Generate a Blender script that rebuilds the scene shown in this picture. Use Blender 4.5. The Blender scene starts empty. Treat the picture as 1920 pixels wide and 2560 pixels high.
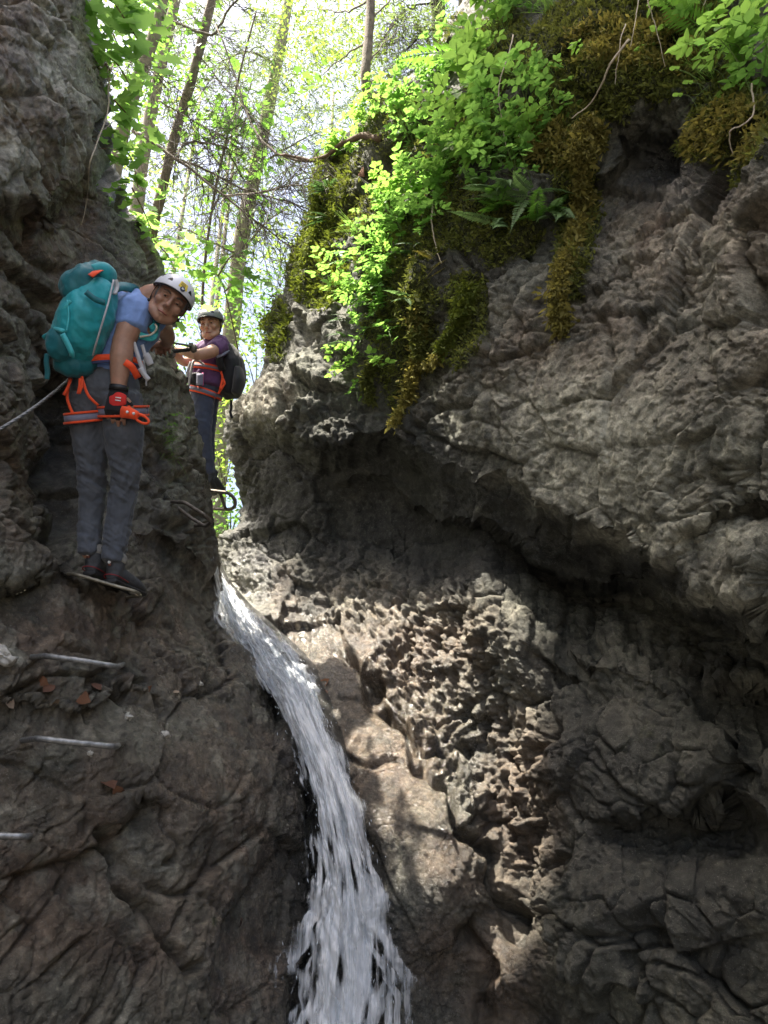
import bpy, bmesh, math, random
import numpy as np
from mathutils import Vector, Matrix
R = math.radians
S = bpy.context.scene
COL = S.collection
rng = np.random.default_rng(7)
random.seed(7)

# ------------------------------------------------------------------ camera, light, exposure
CAM = np.array([0.0, 0.0, 1.6]); PITCH = R(24); FPX = 1730.0
FWD = np.array([0, math.cos(PITCH), math.sin(PITCH)])
UPV = np.array([0, -math.sin(PITCH), math.cos(PITCH)])
RGT = np.array([1.0, 0, 0])
cd = bpy.data.cameras.new('camera'); co = bpy.data.objects.new('camera', cd); COL.objects.link(co)
co.location = CAM; co.rotation_euler = (R(90) + PITCH, 0, 0)
cd.sensor_fit = 'VERTICAL'; cd.sensor_height = 36; cd.lens = FPX / 2560 * 36
cd.clip_start = 0.05; cd.clip_end = 500
S.camera = co
SUN_AZ, SUN_EL = R(-109), R(67)
SUN_DIR = np.array([math.sin(SUN_AZ) * math.cos(SUN_EL), math.cos(SUN_AZ) * math.cos(SUN_EL), math.sin(SUN_EL)])
w = bpy.data.worlds.new('World'); S.world = w; w.use_nodes = True
nt = w.node_tree; bg = nt.nodes['Background']
sk = nt.nodes.new('ShaderNodeTexSky'); sk.sky_type = 'NISHITA'; sk.sun_disc = False
sk.sun_elevation = math.asin(SUN_DIR[2]); sk.sun_rotation = math.atan2(SUN_DIR[0], SUN_DIR[1])
sk.air_density = 1.0; sk.dust_density = 6.5; sk.ozone_density = 0.6
nt.links.new(sk.outputs[0], bg.inputs[0]); bg.inputs[1].default_value = 0.115
sl = bpy.data.lights.new('sun', 'SUN'); so = bpy.data.objects.new('sun', sl); COL.objects.link(so)
sl.energy = 5.0; sl.angle = R(0.55); sl.color = (1.0, 0.93, 0.82)
so.rotation_euler = Vector(SUN_DIR).to_track_quat('Z', 'Y').to_euler()
S.view_settings.view_transform = 'Standard'; S.view_settings.look = 'None'
S.view_settings.exposure = 2.08; S.view_settings.gamma = 1.0
S.view_settings.use_curve_mapping = False
S.view_settings.use_white_balance = True; S.view_settings.white_balance_temperature = 6600; S.view_settings.white_balance_tint = 9
S.cycles.max_bounces = 8; S.cycles.diffuse_bounces = 4; S.cycles.glossy_bounces = 3
S.cycles.transparent_max_bounces = 24; S.cycles.transmission_bounces = 6
S.cycles.sample_clamp_indirect = 6.0

def at(px, py, d):
    px = np.asarray(px, float); py = np.asarray(py, float); d = np.asarray(d, float)
    x = (px - 960) / FPX; y = (1280 - py) / FPX
    return CAM + d[..., None] * (FWD + x[..., None] * RGT + y[..., None] * UPV)
def A(px, py, d): return Vector(at(px, py, d))
def smooth(a, b, x):
    t = np.clip((x - a) / (b - a), 0, 1); return t * t * (3 - 2 * t)

# ------------------------------------------------------------------ numpy noise
def _h(ix, iy, iz, s):
    h = (ix.astype(np.uint32) * np.uint32(374761393) + iy.astype(np.uint32) * np.uint32(668265263)
         + iz.astype(np.uint32) * np.uint32(2147483647 - 58) + np.uint32((s * 974711 + 12345) & 0xffffffff))
    h = (h ^ (h >> np.uint32(13))) * np.uint32(1274126177)
    h = (h ^ (h >> np.uint32(15))) * np.uint32(2246822519)
    return h ^ (h >> np.uint32(14))
_G = np.array([[1,1,0],[-1,1,0],[1,-1,0],[-1,-1,0],[1,0,1],[-1,0,1],[1,0,-1],[-1,0,-1],[0,1,1],[0,-1,1],[0,1,-1],[0,-1,-1],[1,1,0],[-1,1,0],[0,-1,1],[0,-1,-1]], np.float32)
def perlin(P, s=0):
    P = P.astype(np.float32); f = np.floor(P); i = f.astype(np.int64); f = P - f
    u = f * f * f * (f * (f * 6 - 15) + 10)
    out = np.zeros(len(P), np.float32)
    for dx in (0, 1):
        wx = u[:, 0] if dx else 1 - u[:, 0]
        for dy in (0, 1):
            wy = u[:, 1] if dy else 1 - u[:, 1]
            for dz in (0, 1):
                wz = u[:, 2] if dz else 1 - u[:, 2]
                g = _G[(_h(i[:, 0] + dx, i[:, 1] + dy, i[:, 2] + dz, s) & np.uint32(15)).astype(np.int64)]
                out += wx * wy * wz * (g[:, 0] * (f[:, 0] - dx) + g[:, 1] * (f[:, 1] - dy) + g[:, 2] * (f[:, 2] - dz))
    return out
def fbm(P, o=4, s=0, gain=0.5, ridged=False):
    a = 1.0; t = np.zeros(len(P), np.float32); n = 0
    for k in range(o):
        v = perlin(P * (2.03 ** k) + 17.3 * k, s + k)
        if ridged: v = 1 - 2.2 * np.abs(v) - 0.55
        t += a * v; n += a; a *= gain
    return t / n
def worley(P, s=0, tilt=0.9):
    """faceted cells: returns (facet height, F2-F1)"""
    P = P.astype(np.float32); i0 = np.floor(P).astype(np.int64)
    n = len(P); f1 = np.full(n, 9, np.float32); f2 = np.full(n, 9, np.float32); hh = np.zeros(n, np.float32)
    for dx in (-1, 0, 1):
        for dy in (-1, 0, 1):
            for dz in (-1, 0, 1):
                ix, iy, iz = i0[:, 0] + dx, i0[:, 1] + dy, i0[:, 2] + dz
                h = _h(ix, iy, iz, s)
                r = [((h >> np.uint32(k)) & np.uint32(255)).astype(np.float32) / 255 for k in (0, 8, 16)]
                vx, vy, vz = ix + r[0] - P[:, 0], iy + r[1] - P[:, 1], iz + r[2] - P[:, 2]
                d = vx * vx + vy * vy + vz * vz
                h2 = (h * np.uint32(2654435761)) ^ (h >> np.uint32(11))
                q = [((h2 >> np.uint32(k)) & np.uint32(255)).astype(np.float32) / 127.5 - 1 for k in (2, 10, 18, 24)]
                ht = 0.6 * q[3] - tilt * (vx * q[0] + vy * q[1] + vz * q[2])
                c = d < f1
                f2 = np.where(c, f1, np.minimum(f2, d)); hh = np.where(c, ht, hh); f1 = np.where(c, d, f1)
    return hh, np.sqrt(f2) - np.sqrt(f1)
def rotm(ax, ay, az):
    return np.array(Matrix.Rotation(az, 3, 'Z') @ Matrix.Rotation(ay, 3, 'Y') @ Matrix.Rotation(ax, 3, 'X'))

# ------------------------------------------------------------------ scene helpers
def tag(o, label=None, cat=None, group=None, kind=None):
    for k, v in (('label', label), ('category', cat), ('group', group), ('kind', kind)):
        if v: o[k] = v
    return o
def link(name, me, mat=None, parent=None):
    o = bpy.data.objects.new(name, me); COL.objects.link(o)
    if mat is not None and me is not None:
        me.materials.clear()
        for m in (mat if isinstance(mat, (list, tuple)) else [mat]): me.materials.append(m)
    if parent is not None: o.parent = parent
    return o
def empty(name, loc=(0, 0, 0), label=None, cat=None, group=None):
    o = bpy.data.objects.new(name, None); COL.objects.link(o); o.location = loc
    o.empty_display_size = 0.05
    return tag(o, label, cat, group)
def mesh(name, V, F, sm=True):
    """V (n,3) array, F (m,k) int array of one polygon size, or a list of arrays"""
    me = bpy.data.meshes.new(name); V = np.asarray(V, np.float32)
    Fs = F if isinstance(F, list) and len(F) and isinstance(F[0], np.ndarray) else [np.asarray(F)]
    Fs = [np.asarray(f, np.int32) for f in Fs if len(f)]
    me.vertices.add(len(V)); me.vertices.foreach_set('co', V.ravel())
    nl = sum(f.size for f in Fs); npl = sum(len(f) for f in Fs)
    me.loops.add(nl); me.polygons.add(npl)
    me.loops.foreach_set('vertex_index', np.concatenate([f.ravel() for f in Fs]))
    tot = np.concatenate([np.full(len(f), f.shape[1], np.int32) for f in Fs])
    st = np.concatenate([[0], np.cumsum(tot)[:-1]]).astype(np.int32)
    me.polygons.foreach_set('loop_start', st); me.polygons.foreach_set('loop_total', tot)
    if sm: me.polygons.foreach_set('use_smooth', np.ones(npl, bool))
    me.update(calc_edges=True); return me
class MB:
    """collects geometry into one mesh"""
    def __init__(s): s.V = []; s.Q = []; s.T = []; s.n = 0
    def add(s, V, Q=None, T=None):
        V = np.asarray(V, float).reshape(-1, 3)
        if Q is not None and len(Q): s.Q.append(np.asarray(Q) + s.n)
        if T is not None and len(T): s.T.append(np.asarray(T) + s.n)
        s.V.append(V); s.n += len(V)
    def tube(s, pts, rad, n=6, cap=True):
        P = np.asarray(pts, float); m = len(P); r = np.broadcast_to(np.asarray(rad, float), (m,))
        T = np.gradient(P, axis=0); T /= np.linalg.norm(T, axis=1)[:, None] + 1e-9
        ref = np.array([0, 0, 1.0]) if abs(T[0][2]) < 0.9 else np.array([1.0, 0, 0])
        N = np.cross(T[0], ref); N /= np.linalg.norm(N); V = []
        a = np.linspace(0, 2 * np.pi, n, endpoint=False)
        for k in range(m):
            N = N - T[k] * N.dot(T[k]); N /= np.linalg.norm(N) + 1e-9; B = np.cross(T[k], N)
            V.append(P[k] + r[k] * (np.cos(a)[:, None] * N + np.sin(a)[:, None] * B))
        V = np.concatenate(V); i = np.arange(m - 1)[:, None] * n; j = np.arange(n)[None]; j2 = (j + 1) % n
        Q = np.stack([i + j, i + j2, i + n + j2, i + n + j], -1).reshape(-1, 4)
        T3 = []
        if cap and n > 2:
            V = np.concatenate([V, P[:1], P[-1:]]); b = m * n
            T3 = [[b, (k + 1) % n, k] for k in range(n)] + [[b + 1, (m - 1) * n + k, (m - 1) * n + (k + 1) % n] for k in range(n)]
        s.add(V, Q, T3)
    def box(s, c, h, rot=None):
        v = np.array([[x, y, z] for x in (-1, 1) for y in (-1, 1) for z in (-1, 1)], float) * np.asarray(h)
        if rot is not None: v = v @ np.asarray(rot).T
        s.add(v + np.asarray(c), [[0, 1, 3, 2], [4, 6, 7, 5], [0, 4, 5, 1], [2, 3, 7, 6], [0, 2, 6, 4], [1, 5, 7, 3]])
    def ball(s, c, r, nu=10, nv=7, rot=None):
        r = np.broadcast_to(np.asarray(r, float), (3,)); V = [[0, 0, 1]]
        for i in range(1, nv):
            t = np.pi * i / nv
            V += [[math.sin(t) * math.cos(2 * np.pi * j / nu), math.sin(t) * math.sin(2 * np.pi * j / nu), math.cos(t)] for j in range(nu)]
        V += [[0, 0, -1]]; V = np.array(V) * r
        if rot is not None: V = V @ np.asarray(rot).T
        Q = [[1 + (i * nu) + j, 1 + ((i + 1) * nu) + j, 1 + ((i + 1) * nu) + (j + 1) % nu, 1 + i * nu + (j + 1) % nu] for i in range(nv - 2) for j in range(nu)]
        e = 1 + (nv - 1) * nu
        T = [[0, 1 + j, 1 + (j + 1) % nu] for j in range(nu)] + [[e, e - nu + (j + 1) % nu, e - nu + j] for j in range(nu)]
        s.add(V + np.asarray(c, float), Q, T)
    def mesh(s, name, sm=True):
        F = []
        if s.Q: F.append(np.concatenate(s.Q))
        if s.T: F.append(np.concatenate(s.T))
        return mesh(name, np.concatenate(s.V), F, sm)
    def build(s, name, mat, parent=None, sm=True):
        return link(name, s.mesh(name, sm), mat, parent)
def spline(pts, n):
    """Catmull-Rom through pts, n samples"""
    P = np.asarray(pts, float); m = len(P)
    if m == 2: return P[0] + np.linspace(0, 1, n)[:, None] * (P[1] - P[0])
    Q = np.vstack([2 * P[0] - P[1], P, 2 * P[-1] - P[-2]])
    t = np.linspace(0, m - 1 - 1e-9, n); k = t.astype(int); u = (t - k)[:, None]
    a, b, c, d = Q[k], Q[k + 1], Q[k + 2], Q[k + 3]
    return 0.5 * (2 * b + (c - a) * u + (2 * a - 5 * b + 4 * c - d) * u ** 2 + (3 * b - a - 3 * c + d) * u ** 3)

# ------------------------------------------------------------------ materials
class N:
    """tiny node-tree writer"""
    def __init__(s, name):
        s.m = bpy.data.materials.new(name); s.m.use_nodes = True; s.t = s.m.node_tree
        s.b = s.t.nodes['Principled BSDF']; s.o = s.t.nodes['Material Output']
    def n(s, typ, inp=None, **kw):
        x = s.t.nodes.new('ShaderNode' + typ)
        for k, v in kw.items(): setattr(x, k, v)
        for k, v in (inp or {}).items(): s.set(x.inputs[k], v)
        return x
    def set(s, sock, v):
        if hasattr(v, 'bl_idname') and hasattr(v, 'outputs'): v = v.outputs[0]
        if isinstance(v, bpy.types.NodeSocket): s.t.links.new(v, sock)
        else:
            if hasattr(sock.default_value, '__len__') and not hasattr(v, '__len__'): v = (v,) * 3
            if hasattr(sock.default_value, '__len__') and len(sock.default_value) == 4 and len(v) == 3: v = (*v, 1)
            sock.default_value = v
    def bs(s, **kw):
        for k, v in kw.items(): s.set(s.b.inputs[k.replace('_', ' ')], v)
        return s
    def coord(s, which='Object'): return s.n('TexCoord').outputs[which]
    def map(s, v, scale=(1, 1, 1), rot=(0, 0, 0)): return s.n('Mapping', {0: v, 'Scale': scale, 'Rotation': rot}).outputs[0]
    def noise(s, v, sc, det=5, rough=0.6, dist=0.0): return s.n('TexNoise', {'Vector': v, 'Scale': sc, 'Detail': det, 'Roughness': rough, 'Distortion': dist}).outputs[0]
    def voro(s, v, sc, feature='F1', out=0, **k):
        return s.n('TexVoronoi', {'Vector': v, 'Scale': sc, **k}, feature=feature).outputs[out]
    def ramp(s, f, stops):
        r = s.n('ValToRGB', {0: f}); e = r.color_ramp.elements
        while len(e) < len(stops): e.new(0.5)
        for x, (p, c) in zip(e, stops):
            x.position = p; x.color = (*c, 1) if hasattr(c, '__len__') else (c, c, c, 1)
        return r.outputs[0]
    def mix(s, f, a, b, mode='MIX'):
        x = s.n('Mix', data_type='RGBA', blend_type=mode); s.set(x.inputs[0], f); s.set(x.inputs[6], a); s.set(x.inputs[7], b); return x.outputs[2]
    def math(s, op, a, b=0.0, clamp=False):
        x = s.n('Math', {0: a, 1: b}, operation=op); x.use_clamp = clamp; return x.outputs[0]
    def attr(s, name, out='Fac'): return s.n('Attribute', attribute_name=name).outputs[out]
    def bump(s, h, strength=0.5, dist=0.02, nrm=None):
        i = {'Height': h, 'Strength': strength, 'Distance': dist}
        if nrm is not None: i['Normal'] = nrm
        return s.n('Bump', i).outputs[0]
def plain(name, col, rough=0.6, var=0.25, sc=40, spec=0.4, metal=0.0, bump=0.15, bd=0.002, coord='Object'):
    m = N(name); c = m.coord(coord); f = m.noise(c, sc, 4)
    d = tuple(x * (1 - var) for x in col); l = tuple(min(1, x * (1 + var)) for x in col)
    m.bs(Base_Color=m.ramp(f, [(0.3, d), (0.7, l)]), Roughness=rough, Specular_IOR_Level=spec, Metallic=metal)
    if bump: m.bs(Normal=m.bump(m.noise(c, sc * 4, 3), bump, bd))
    return m.m

# ------------------------------------------------------------------ the gorge: rock surfaces
def tps(ctrl):
    C = np.array(ctrl, float); X = C[:, :2] / 1000; n = len(X)
    def K(a, b):
        r2 = ((a[:, None] - b[None]) ** 2).sum(-1); return 0.5 * r2 * np.log(r2 + 1e-9)
    M = np.zeros((n + 3, n + 3)); M[:n, :n] = K(X, X) + np.eye(n) * 2e-3
    M[:n, n] = M[n, :n] = 1; M[:n, n + 1:] = X; M[n + 1:, :n] = X.T
    wt = np.linalg.solve(M, np.concatenate([C[:, 2], [0, 0, 0]]))
    def f(px, py):
        q = np.stack([np.ravel(px), np.ravel(py)], -1) / 1000; out = np.zeros(len(q))
        for i in range(0, len(q), 20000):
            b = q[i:i + 20000]; out[i:i + 20000] = K(b, X) @ wt[:n] + wt[n] + b @ wt[n + 1:]
        return out.reshape(np.shape(px))
    return f
def pl(P): P = np.array(P, float); return lambda v: np.interp(v, P[:, 0], P[:, 1])

bound_R = pl([(-500, 1200), (-200, 1180), (0, 1150), (100, 1120), (200, 1010), (300, 925), (360, 868), (430, 832), (520, 790), (600, 757), (700, 705),
              (800, 668), (880, 648), (930, 622), (980, 598), (1050, 580), (1100, 572), (1200, 578), (1260, 588), (1300, 575), (1340, 532), (1400, 528),
              (1480, 540), (1550, 545), (1700, 640), (1800, 690), (1900, 715), (2050, 735), (2200, 740), (2560, 730), (2900, 720)])
bound_L = pl([(-500, 170), (-200, 215), (0, 235), (100, 250), (200, 270), (330, 290), (450, 308), (540, 345), (600, 375), (650, 400), (750, 425), (860, 445),
              (920, 462), (1000, 482), (1060, 502), (1120, 510), (1200, 520), (1300, 535), (1400, 546), (1480, 550), (1530, 545), (1600, 580), (1700, 690), (1760, 740),
              (1850, 790), (1950, 815), (2100, 830), (2300, 835), (2560, 830), (2900, 820)])
ctrl_R = [  # px, py, depth
    (1150, -400, 6.6), (1500, -400, 5.6), (1900, -400, 4.6), (2400, -400, 3.8), (1150, 0, 6.3), (1350, 0, 5.3), (1600, 0, 4.6), (1900, 0, 3.9), (2400, 0, 3.0),
    (1000, 250, 6.3), (1150, 250, 5.6), (1300, 250, 4.75), (1450, 300, 4.4), (1650, 250, 4.1), (1700, 420, 4.15), (1900, 300, 3.3), (2400, 300, 2.5),
    (850, 450, 6.5), (1000, 450, 5.7), (1150, 450, 5.1), (1300, 480, 4.6), (1460, 500, 4.35), (1600, 560, 3.95), (1900, 560, 2.9), (2400, 560, 2.2),
    (720, 700, 6.4), (850, 700, 5.75), (1000, 700, 5.2), (1150, 700, 4.85), (1300, 720, 4.35), (1500, 750, 3.85), (1700, 760, 3.3), (1900, 760, 2.75), (2400, 760, 2.0),
    (620, 960, 6.1), (760, 960, 5.7), (900, 960, 5.35), (1050, 960, 4.95), (1200, 960, 4.35), (1400, 960, 3.8), (1650, 960, 3.15), (1900, 960, 2.6), (2400, 960, 1.85),
    (580, 1150, 6.1), (700, 1150, 5.75), (850, 1150, 5.35), (1000, 1150, 4.95), (1150, 1160, 4.5), (1300, 1160, 3.95), (1500, 1200, 3.4), (1700, 1250, 2.9), (1900, 1300, 2.5), (2400, 1300, 1.8),
    (1400, 1270, 3.65), (1600, 1370, 3.1), (1900, 1480, 2.42), (2400, 1550, 1.75),
    (620, 1300, 6.0), (760, 1300, 5.6), (900, 1300, 5.3), (1050, 1330, 4.9), (1200, 1400, 4.35), (1400, 1470, 3.85), (1600, 1560, 3.3), (1900, 1640, 2.6), (2400, 1700, 1.9),
    (540, 1450, 5.8), (620, 1450, 5.7), (700, 1480, 5.55), (830, 1500, 5.3), (950, 1550, 4.95), (1100, 1560, 4.6), (1150, 1660, 4.4), (1250, 1640, 4.12), (1330, 1760, 3.92), (1450, 1650, 3.75), (1700, 1700, 3.15), (1900, 1800, 2.65), (2400, 1800, 1.9),
    (640, 1600, 5.2), (750, 1620, 5.15), (860, 1650, 4.75), (960, 1750, 4.55), (1100, 1750, 4.4), (1180, 1850, 4.2), (1290, 1900, 3.95), (1400, 1900, 3.6), (1600, 1950, 3.15), (1800, 2050, 2.9), (1900, 2100, 2.65), (2400, 2100, 1.9),
    (720, 1800, 4.55), (850, 1850, 4.35), (1000, 1900, 4.1), (1100, 1990, 3.9), (1180, 2070, 3.8), (1290, 2060, 3.85), (1310, 2200, 3.7), (1390, 2150, 3.5), (1500, 2200, 3.15), (1700, 2250, 2.85), (1900, 2350, 2.6), (2400, 2400, 1.85),
    (760, 2100, 3.95), (880, 2100, 3.8), (1000, 2150, 3.72), (1120, 2200, 3.6), (1210, 2250, 3.6), (1290, 2330, 3.55), (1400, 2400, 3.15), (1600, 2450, 2.85), (1900, 2560, 2.5),
    (760, 2400, 3.75), (900, 2400, 3.55), (1050, 2400, 3.5), (1180, 2450, 3.55), (1250, 2450, 3.4), (1330, 2560, 3.4),
    (760, 2700, 3.5), (900, 2700, 3.35), (1100, 2700, 3.25), (1400, 2700, 3.1), (1900, 2800, 2.3), (2400, 2800, 1.8), (760, 3000, 3.3), (1300, 3000, 3.0)]
ctrl_L = [
    (-600, -400, 3.2), (-200, -400, 3.6), (0, -400, 3.9), (200, -400, 4.6), (-600, 0, 2.6), (0, 0, 3.35), (130, 0, 3.75), (235, 0, 4.4), (-600, 300, 2.3), (0, 300, 3.2), (150, 300, 3.5), (280, 300, 4.5),
    (0, 550, 3.15), (150, 550, 3.65), (340, 550, 4.5), (0, 800, 3.05), (150, 800, 3.65), (300, 800, 4.0), (420, 800, 4.35), (-600, 800, 2.1),
    (0, 1050, 2.95), (120, 1050, 3.5), (220, 1100, 3.85), (330, 1050, 3.95), (400, 1050, 4.1), (480, 1050, 4.4), (0, 1300, 2.8), (120, 1300, 3.25), (220, 1300, 3.55), (330, 1300, 3.75), (420, 1300, 4.0), (510, 1300, 4.35), (-600, 1300, 1.95),
    (0, 1480, 2.68), (150, 1480, 2.95), (300, 1480, 3.3), (420, 1480, 3.75), (540, 1490, 4.45), (0, 1650, 2.55), (150, 1650, 2.75), (300, 1650, 3.1), (450, 1650, 3.55), (580, 1680, 4.15), (690, 1760, 4.5),
    (0, 1860, 2.45), (150, 1860, 2.62), (300, 1850, 2.85), (500, 1860, 3.3), (620, 1860, 3.7), (720, 1880, 4.05), (-600, 1860, 1.8),
    (0, 2100, 2.35), (200, 2100, 2.6), (400, 2100, 2.85), (560, 2100, 3.15), (680, 2100, 3.5), (770, 2100, 3.85), (0, 2350, 2.2), (200, 2350, 2.4), (400, 2350, 2.7), (560, 2350, 2.95), (680, 2350, 3.35), (780, 2350, 3.7),
    (0, 2600, 2.05), (300, 2600, 2.4), (550, 2600, 2.75), (680, 2600, 3.15), (800, 2600, 3.6), (-600, 2600, 1.6), (0, 3000, 1.9), (500, 3000, 2.5), (800, 3000, 3.3)]
# ledges: (polyline px->py, step(px) in metres, width, recover from, recover to)
led_R = [
    ([(1010, 1270), (1100, 1215), (1230, 1195), (1310, 1232), (1450, 1295), (1590, 1385), (1700, 1388), (1760, 1455), (1920, 1530), (2400, 1650)], [(1050, 0), (1180, .17), (1300, .34), (1420, .46), (1750, .42), (2400, .35)], 105, 150, 400),
    ([(800, 1190), (950, 1200), (1030, 1272), (1200, 1302), (1400, 1422), (1500, 1462), (1640, 1482), (1920, 1598), (2400, 1740)], [(780, 0), (900, .14), (1200, .3), (1500, .38), (1900, .36), (2400, .25)], 18, 36, 230),
    ([(560, 1040), (700, 1050), (800, 1105), (950, 1085), (1050, 1120), (1200, 1190)], [(560, .0), (680, .34), (950, .45), (1060, .34), (1200, 0)], 70, 150, 700),
    ([(1440, 470), (1560, 345), (1680, 330), (1790, 300), (1830, 470)], [(1400, 0), (1480, .05), (1600, .08), (1780, .06), (1850, 0)], 60, 60, 420),
    ([(640, 760), (760, 770), (900, 880), (1000, 900)], [(640, 0), (760, .22), (900, .15), (1010, 0)], 40, 60, 240),
    ([(1450, 2050), (1600, 2040), (1700, 2000), (1810, 1990), (1920, 2050)], [(1420, 0), (1560, .16), (1800, .2), (1950, .1)], 40, 60, 240),
    ([(1660, 1330), (1730, 1300), (1920, 1250), (2100, 1240)], [(1650, 0), (1740, .10), (1950, .1), (2400, .08)], 25, 40, 160),
    ([(1020, 1650), (1200, 1600), (1400, 1640), (1600, 1700), (1900, 1740)], [(1380, 0), (1480, .14), (1640, .05), (1900, .1)], 30, 40, 200)]
led_L = [
    ([(-200, 1420), (0, 1440), (100, 1450), (160, 1420), (300, 1480), (450, 1480)], [(-200, .08), (0, .1), (120, .12), (300, .1), (450, 0)], 25, 40, 200),
    ([(0, 480), (120, 520), (200, 420), (280, 330)], [(-100, .2), (60, .28), (200, .3), (270, .2)], 60, 120, 700),
    ([(40, 810), (100, 860), (160, 930), (230, 940)], [(20, 0), (80, .1), (160, .16), (240, .12)], 40, 200, 600),
    ([(320, 1340), (420, 1345), (480, 1375), (540, 1420)], [(300, 0), (400, .1), (500, .14), (560, .1)], 25, 40, 160),
    ([(0, 1760), (120, 1775), (250, 1760), (320, 1720), (440, 1745)], [(-100, .02), (120, .03), (300, .06), (450, 0)], 18, 25, 120),
    ([(260, 2030), (340, 1990), (420, 2010), (450, 2040)], [(250, 0), (340, .09), (450, 0)], 20, 30, 150)]

EXT = np.concatenate([np.linspace(.09, 3.6, 40), np.linspace(4.2, 13, 12)]); NE = len(EXT)
def crease(PX, PY, lines):
    """recessed cracks: sum of depth over polylines (pts, depth, half width px)"""
    out = np.zeros(PX.shape)
    for pts, dep, hw in lines:
        pts = np.array(pts, float); best = np.full(PX.shape, 1e9)
        m = (PX > pts[:, 0].min() - 4 * hw) & (PX < pts[:, 0].max() + 4 * hw) & (PY > pts[:, 1].min() - 4 * hw) & (PY < pts[:, 1].max() + 4 * hw)
        if not m.any(): continue
        x = PX[m] + 14 * np.sin(PY[m] / 23) + 7 * np.sin(PX[m] / 9); y = PY[m] + 12 * np.sin(PX[m] / 19); b = np.full(x.shape, 1e9)
        for a, c in zip(pts[:-1], pts[1:]):
            v = c - a; t = np.clip(((x - a[0]) * v[0] + (y - a[1]) * v[1]) / (v @ v), 0, 1)
            b = np.minimum(b, np.hypot(x - a[0] - t * v[0], y - a[1] - t * v[1]))
        out[m] += dep * np.exp(-(b / hw) ** 2) * (1 + .35 * np.sin(x / 31 + y / 17) * np.sin(y / 41))
    return out
def blobs(PX, PY, L):
    out = np.zeros(PX.shape)
    for (x, y, rx, ry, v) in L: out = np.maximum(out, v * np.exp(-(((PX - x) / rx) ** 2 + ((PY - y) / ry) ** 2) ** 1.5))
    return out

def sheet(bound, ctrl, ledges, far, nrow, ncol, side, rnd_w, rnd_d, wrap, detail, paint, p0=-420, p1=2880, up=0):
    rows = np.linspace(p0, p1, nrow); b = bound(rows)
    t = np.linspace(0, 1, ncol) ** 1.06
    PX = b[:, None] + (far - b)[:, None] * t[None]; PY = np.repeat(rows[:, None], ncol, 1)
    f = tps(ctrl); gr = np.linspace(p0, p1, 150); gx = np.linspace(min(b.min(), far) - 20, max(b.max(), far) + 20, 140)
    G = f(*np.meshgrid(gx, gr)); fx = (PX - gx[0]) / (gx[1] - gx[0]); fy = (PY - gr[0]) / (gr[1] - gr[0])
    ix = np.clip(fx.astype(int), 0, 138); iy = np.clip(fy.astype(int), 0, 148); fx -= ix; fy -= iy
    D = (G[iy, ix] * (1 - fx) + G[iy, ix + 1] * fx) * (1 - fy) + (G[iy + 1, ix] * (1 - fx) + G[iy + 1, ix + 1] * fx) * fy
    wob = 12 * np.sin(PX / 47) + 6 * np.sin(PX / 13 + 2) + 3 * np.sin(PX / 6.1)
    for pts, stp, wd, r0, r1 in ledges:
        L = np.array(pts, float); s = np.interp(PX, [a for a, _ in stp], [c for _, c in stp], left=0 if stp[0][1] == 0 else stp[0][1], right=0 if stp[-1][1] == 0 else stp[-1][1])
        inside = smooth(L[0, 0] - 60, L[0, 0] + 10, PX) if side > 0 else 1.0
        e = PY - np.interp(PX, L[:, 0], L[:, 1]) + wob
        D = D + s * inside * np.clip(e / wd, 0, 1) ** .85 * (1 - smooth(r0, r1, e))
    s = np.abs(PX - b[:, None]); q = 1 - np.clip(s / rnd_w, 0, 1)
    D = D + rnd_d * (1 - np.sqrt(np.maximum(1 - q * q, 0)))
    P = at(PX, PY, D)
    k = np.arange(len(wrap), 0, -1)
    W = np.stack([P[:, 0] + np.array([wrap[i - 1][0], wrap[i - 1][1], 0]) for i in k], 1)
    e = P[:, -1:]; ext = np.concatenate([e + np.array([side * .12 * j, -.55 * j, 0]) for j in EXT], 1)
    ALL = np.concatenate([W, P, ext], 1); nc = ALL.shape[1]
    if up:
        top = ALL[:1]; jj = np.arange(up, 0, -1)[:, None, None]
        ALL = np.concatenate([top + jj * np.array([side * .01, -.02, .5]), ALL], 0); rows = np.concatenate([rows[0] - 40.0 * np.arange(up, 0, -1), rows]); PX = np.concatenate([np.repeat(PX[:1], up, 0), PX], 0)
    PXa = np.concatenate([np.repeat(PX[:, :1], len(k), 1), PX, np.repeat(PX[:, -1:], NE, 1)], 1); PYa = np.repeat(rows[:, None], nc, 1)
    du = np.gradient(ALL, axis=1); dv = np.gradient(ALL, axis=0); NN = np.cross(du, dv); NN /= np.linalg.norm(NN, axis=2)[..., None] + 1e-9
    if side < 0: NN = -NN
    view = ALL - CAM; c = (NN * view).sum(-1)
    if (c[:, len(k):-NE - 1] > 0).mean() > .5: NN = -NN
    V = ALL.reshape(-1, 3); NN = NN.reshape(-1, 3); px = PXa.ravel(); py = PYa.ravel()
    h = detail(V, px, py)
    V2 = V + NN * h[:, None]
    nr = len(rows); i = (np.arange(nr - 1)[:, None] * nc + np.arange(nc - 1)[None]).ravel()
    F = np.stack([i, i + 1, i + nc + 1, i + nc], -1) if side > 0 else np.stack([i, i + nc, i + nc + 1, i + 1], -1)
    me = mesh('rock', V2, F, False)
    V2 = V2.astype(np.float32)
    att = paint(V, px, py, h)
    for nm, val in att.items():
        a = me.attributes.new(nm, 'FLOAT', 'POINT'); a.data.foreach_set('value', np.clip(val, 0, 1).astype(np.float32))
    return me, dict(V=V2.reshape(nr, nc, 3), N=NN.reshape(nr, nc, 3), px=PXa, py=PYa, rows=rows, nw=len(k), att={k_: v_.reshape(nr, nc) for k_, v_ in att.items()})

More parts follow.
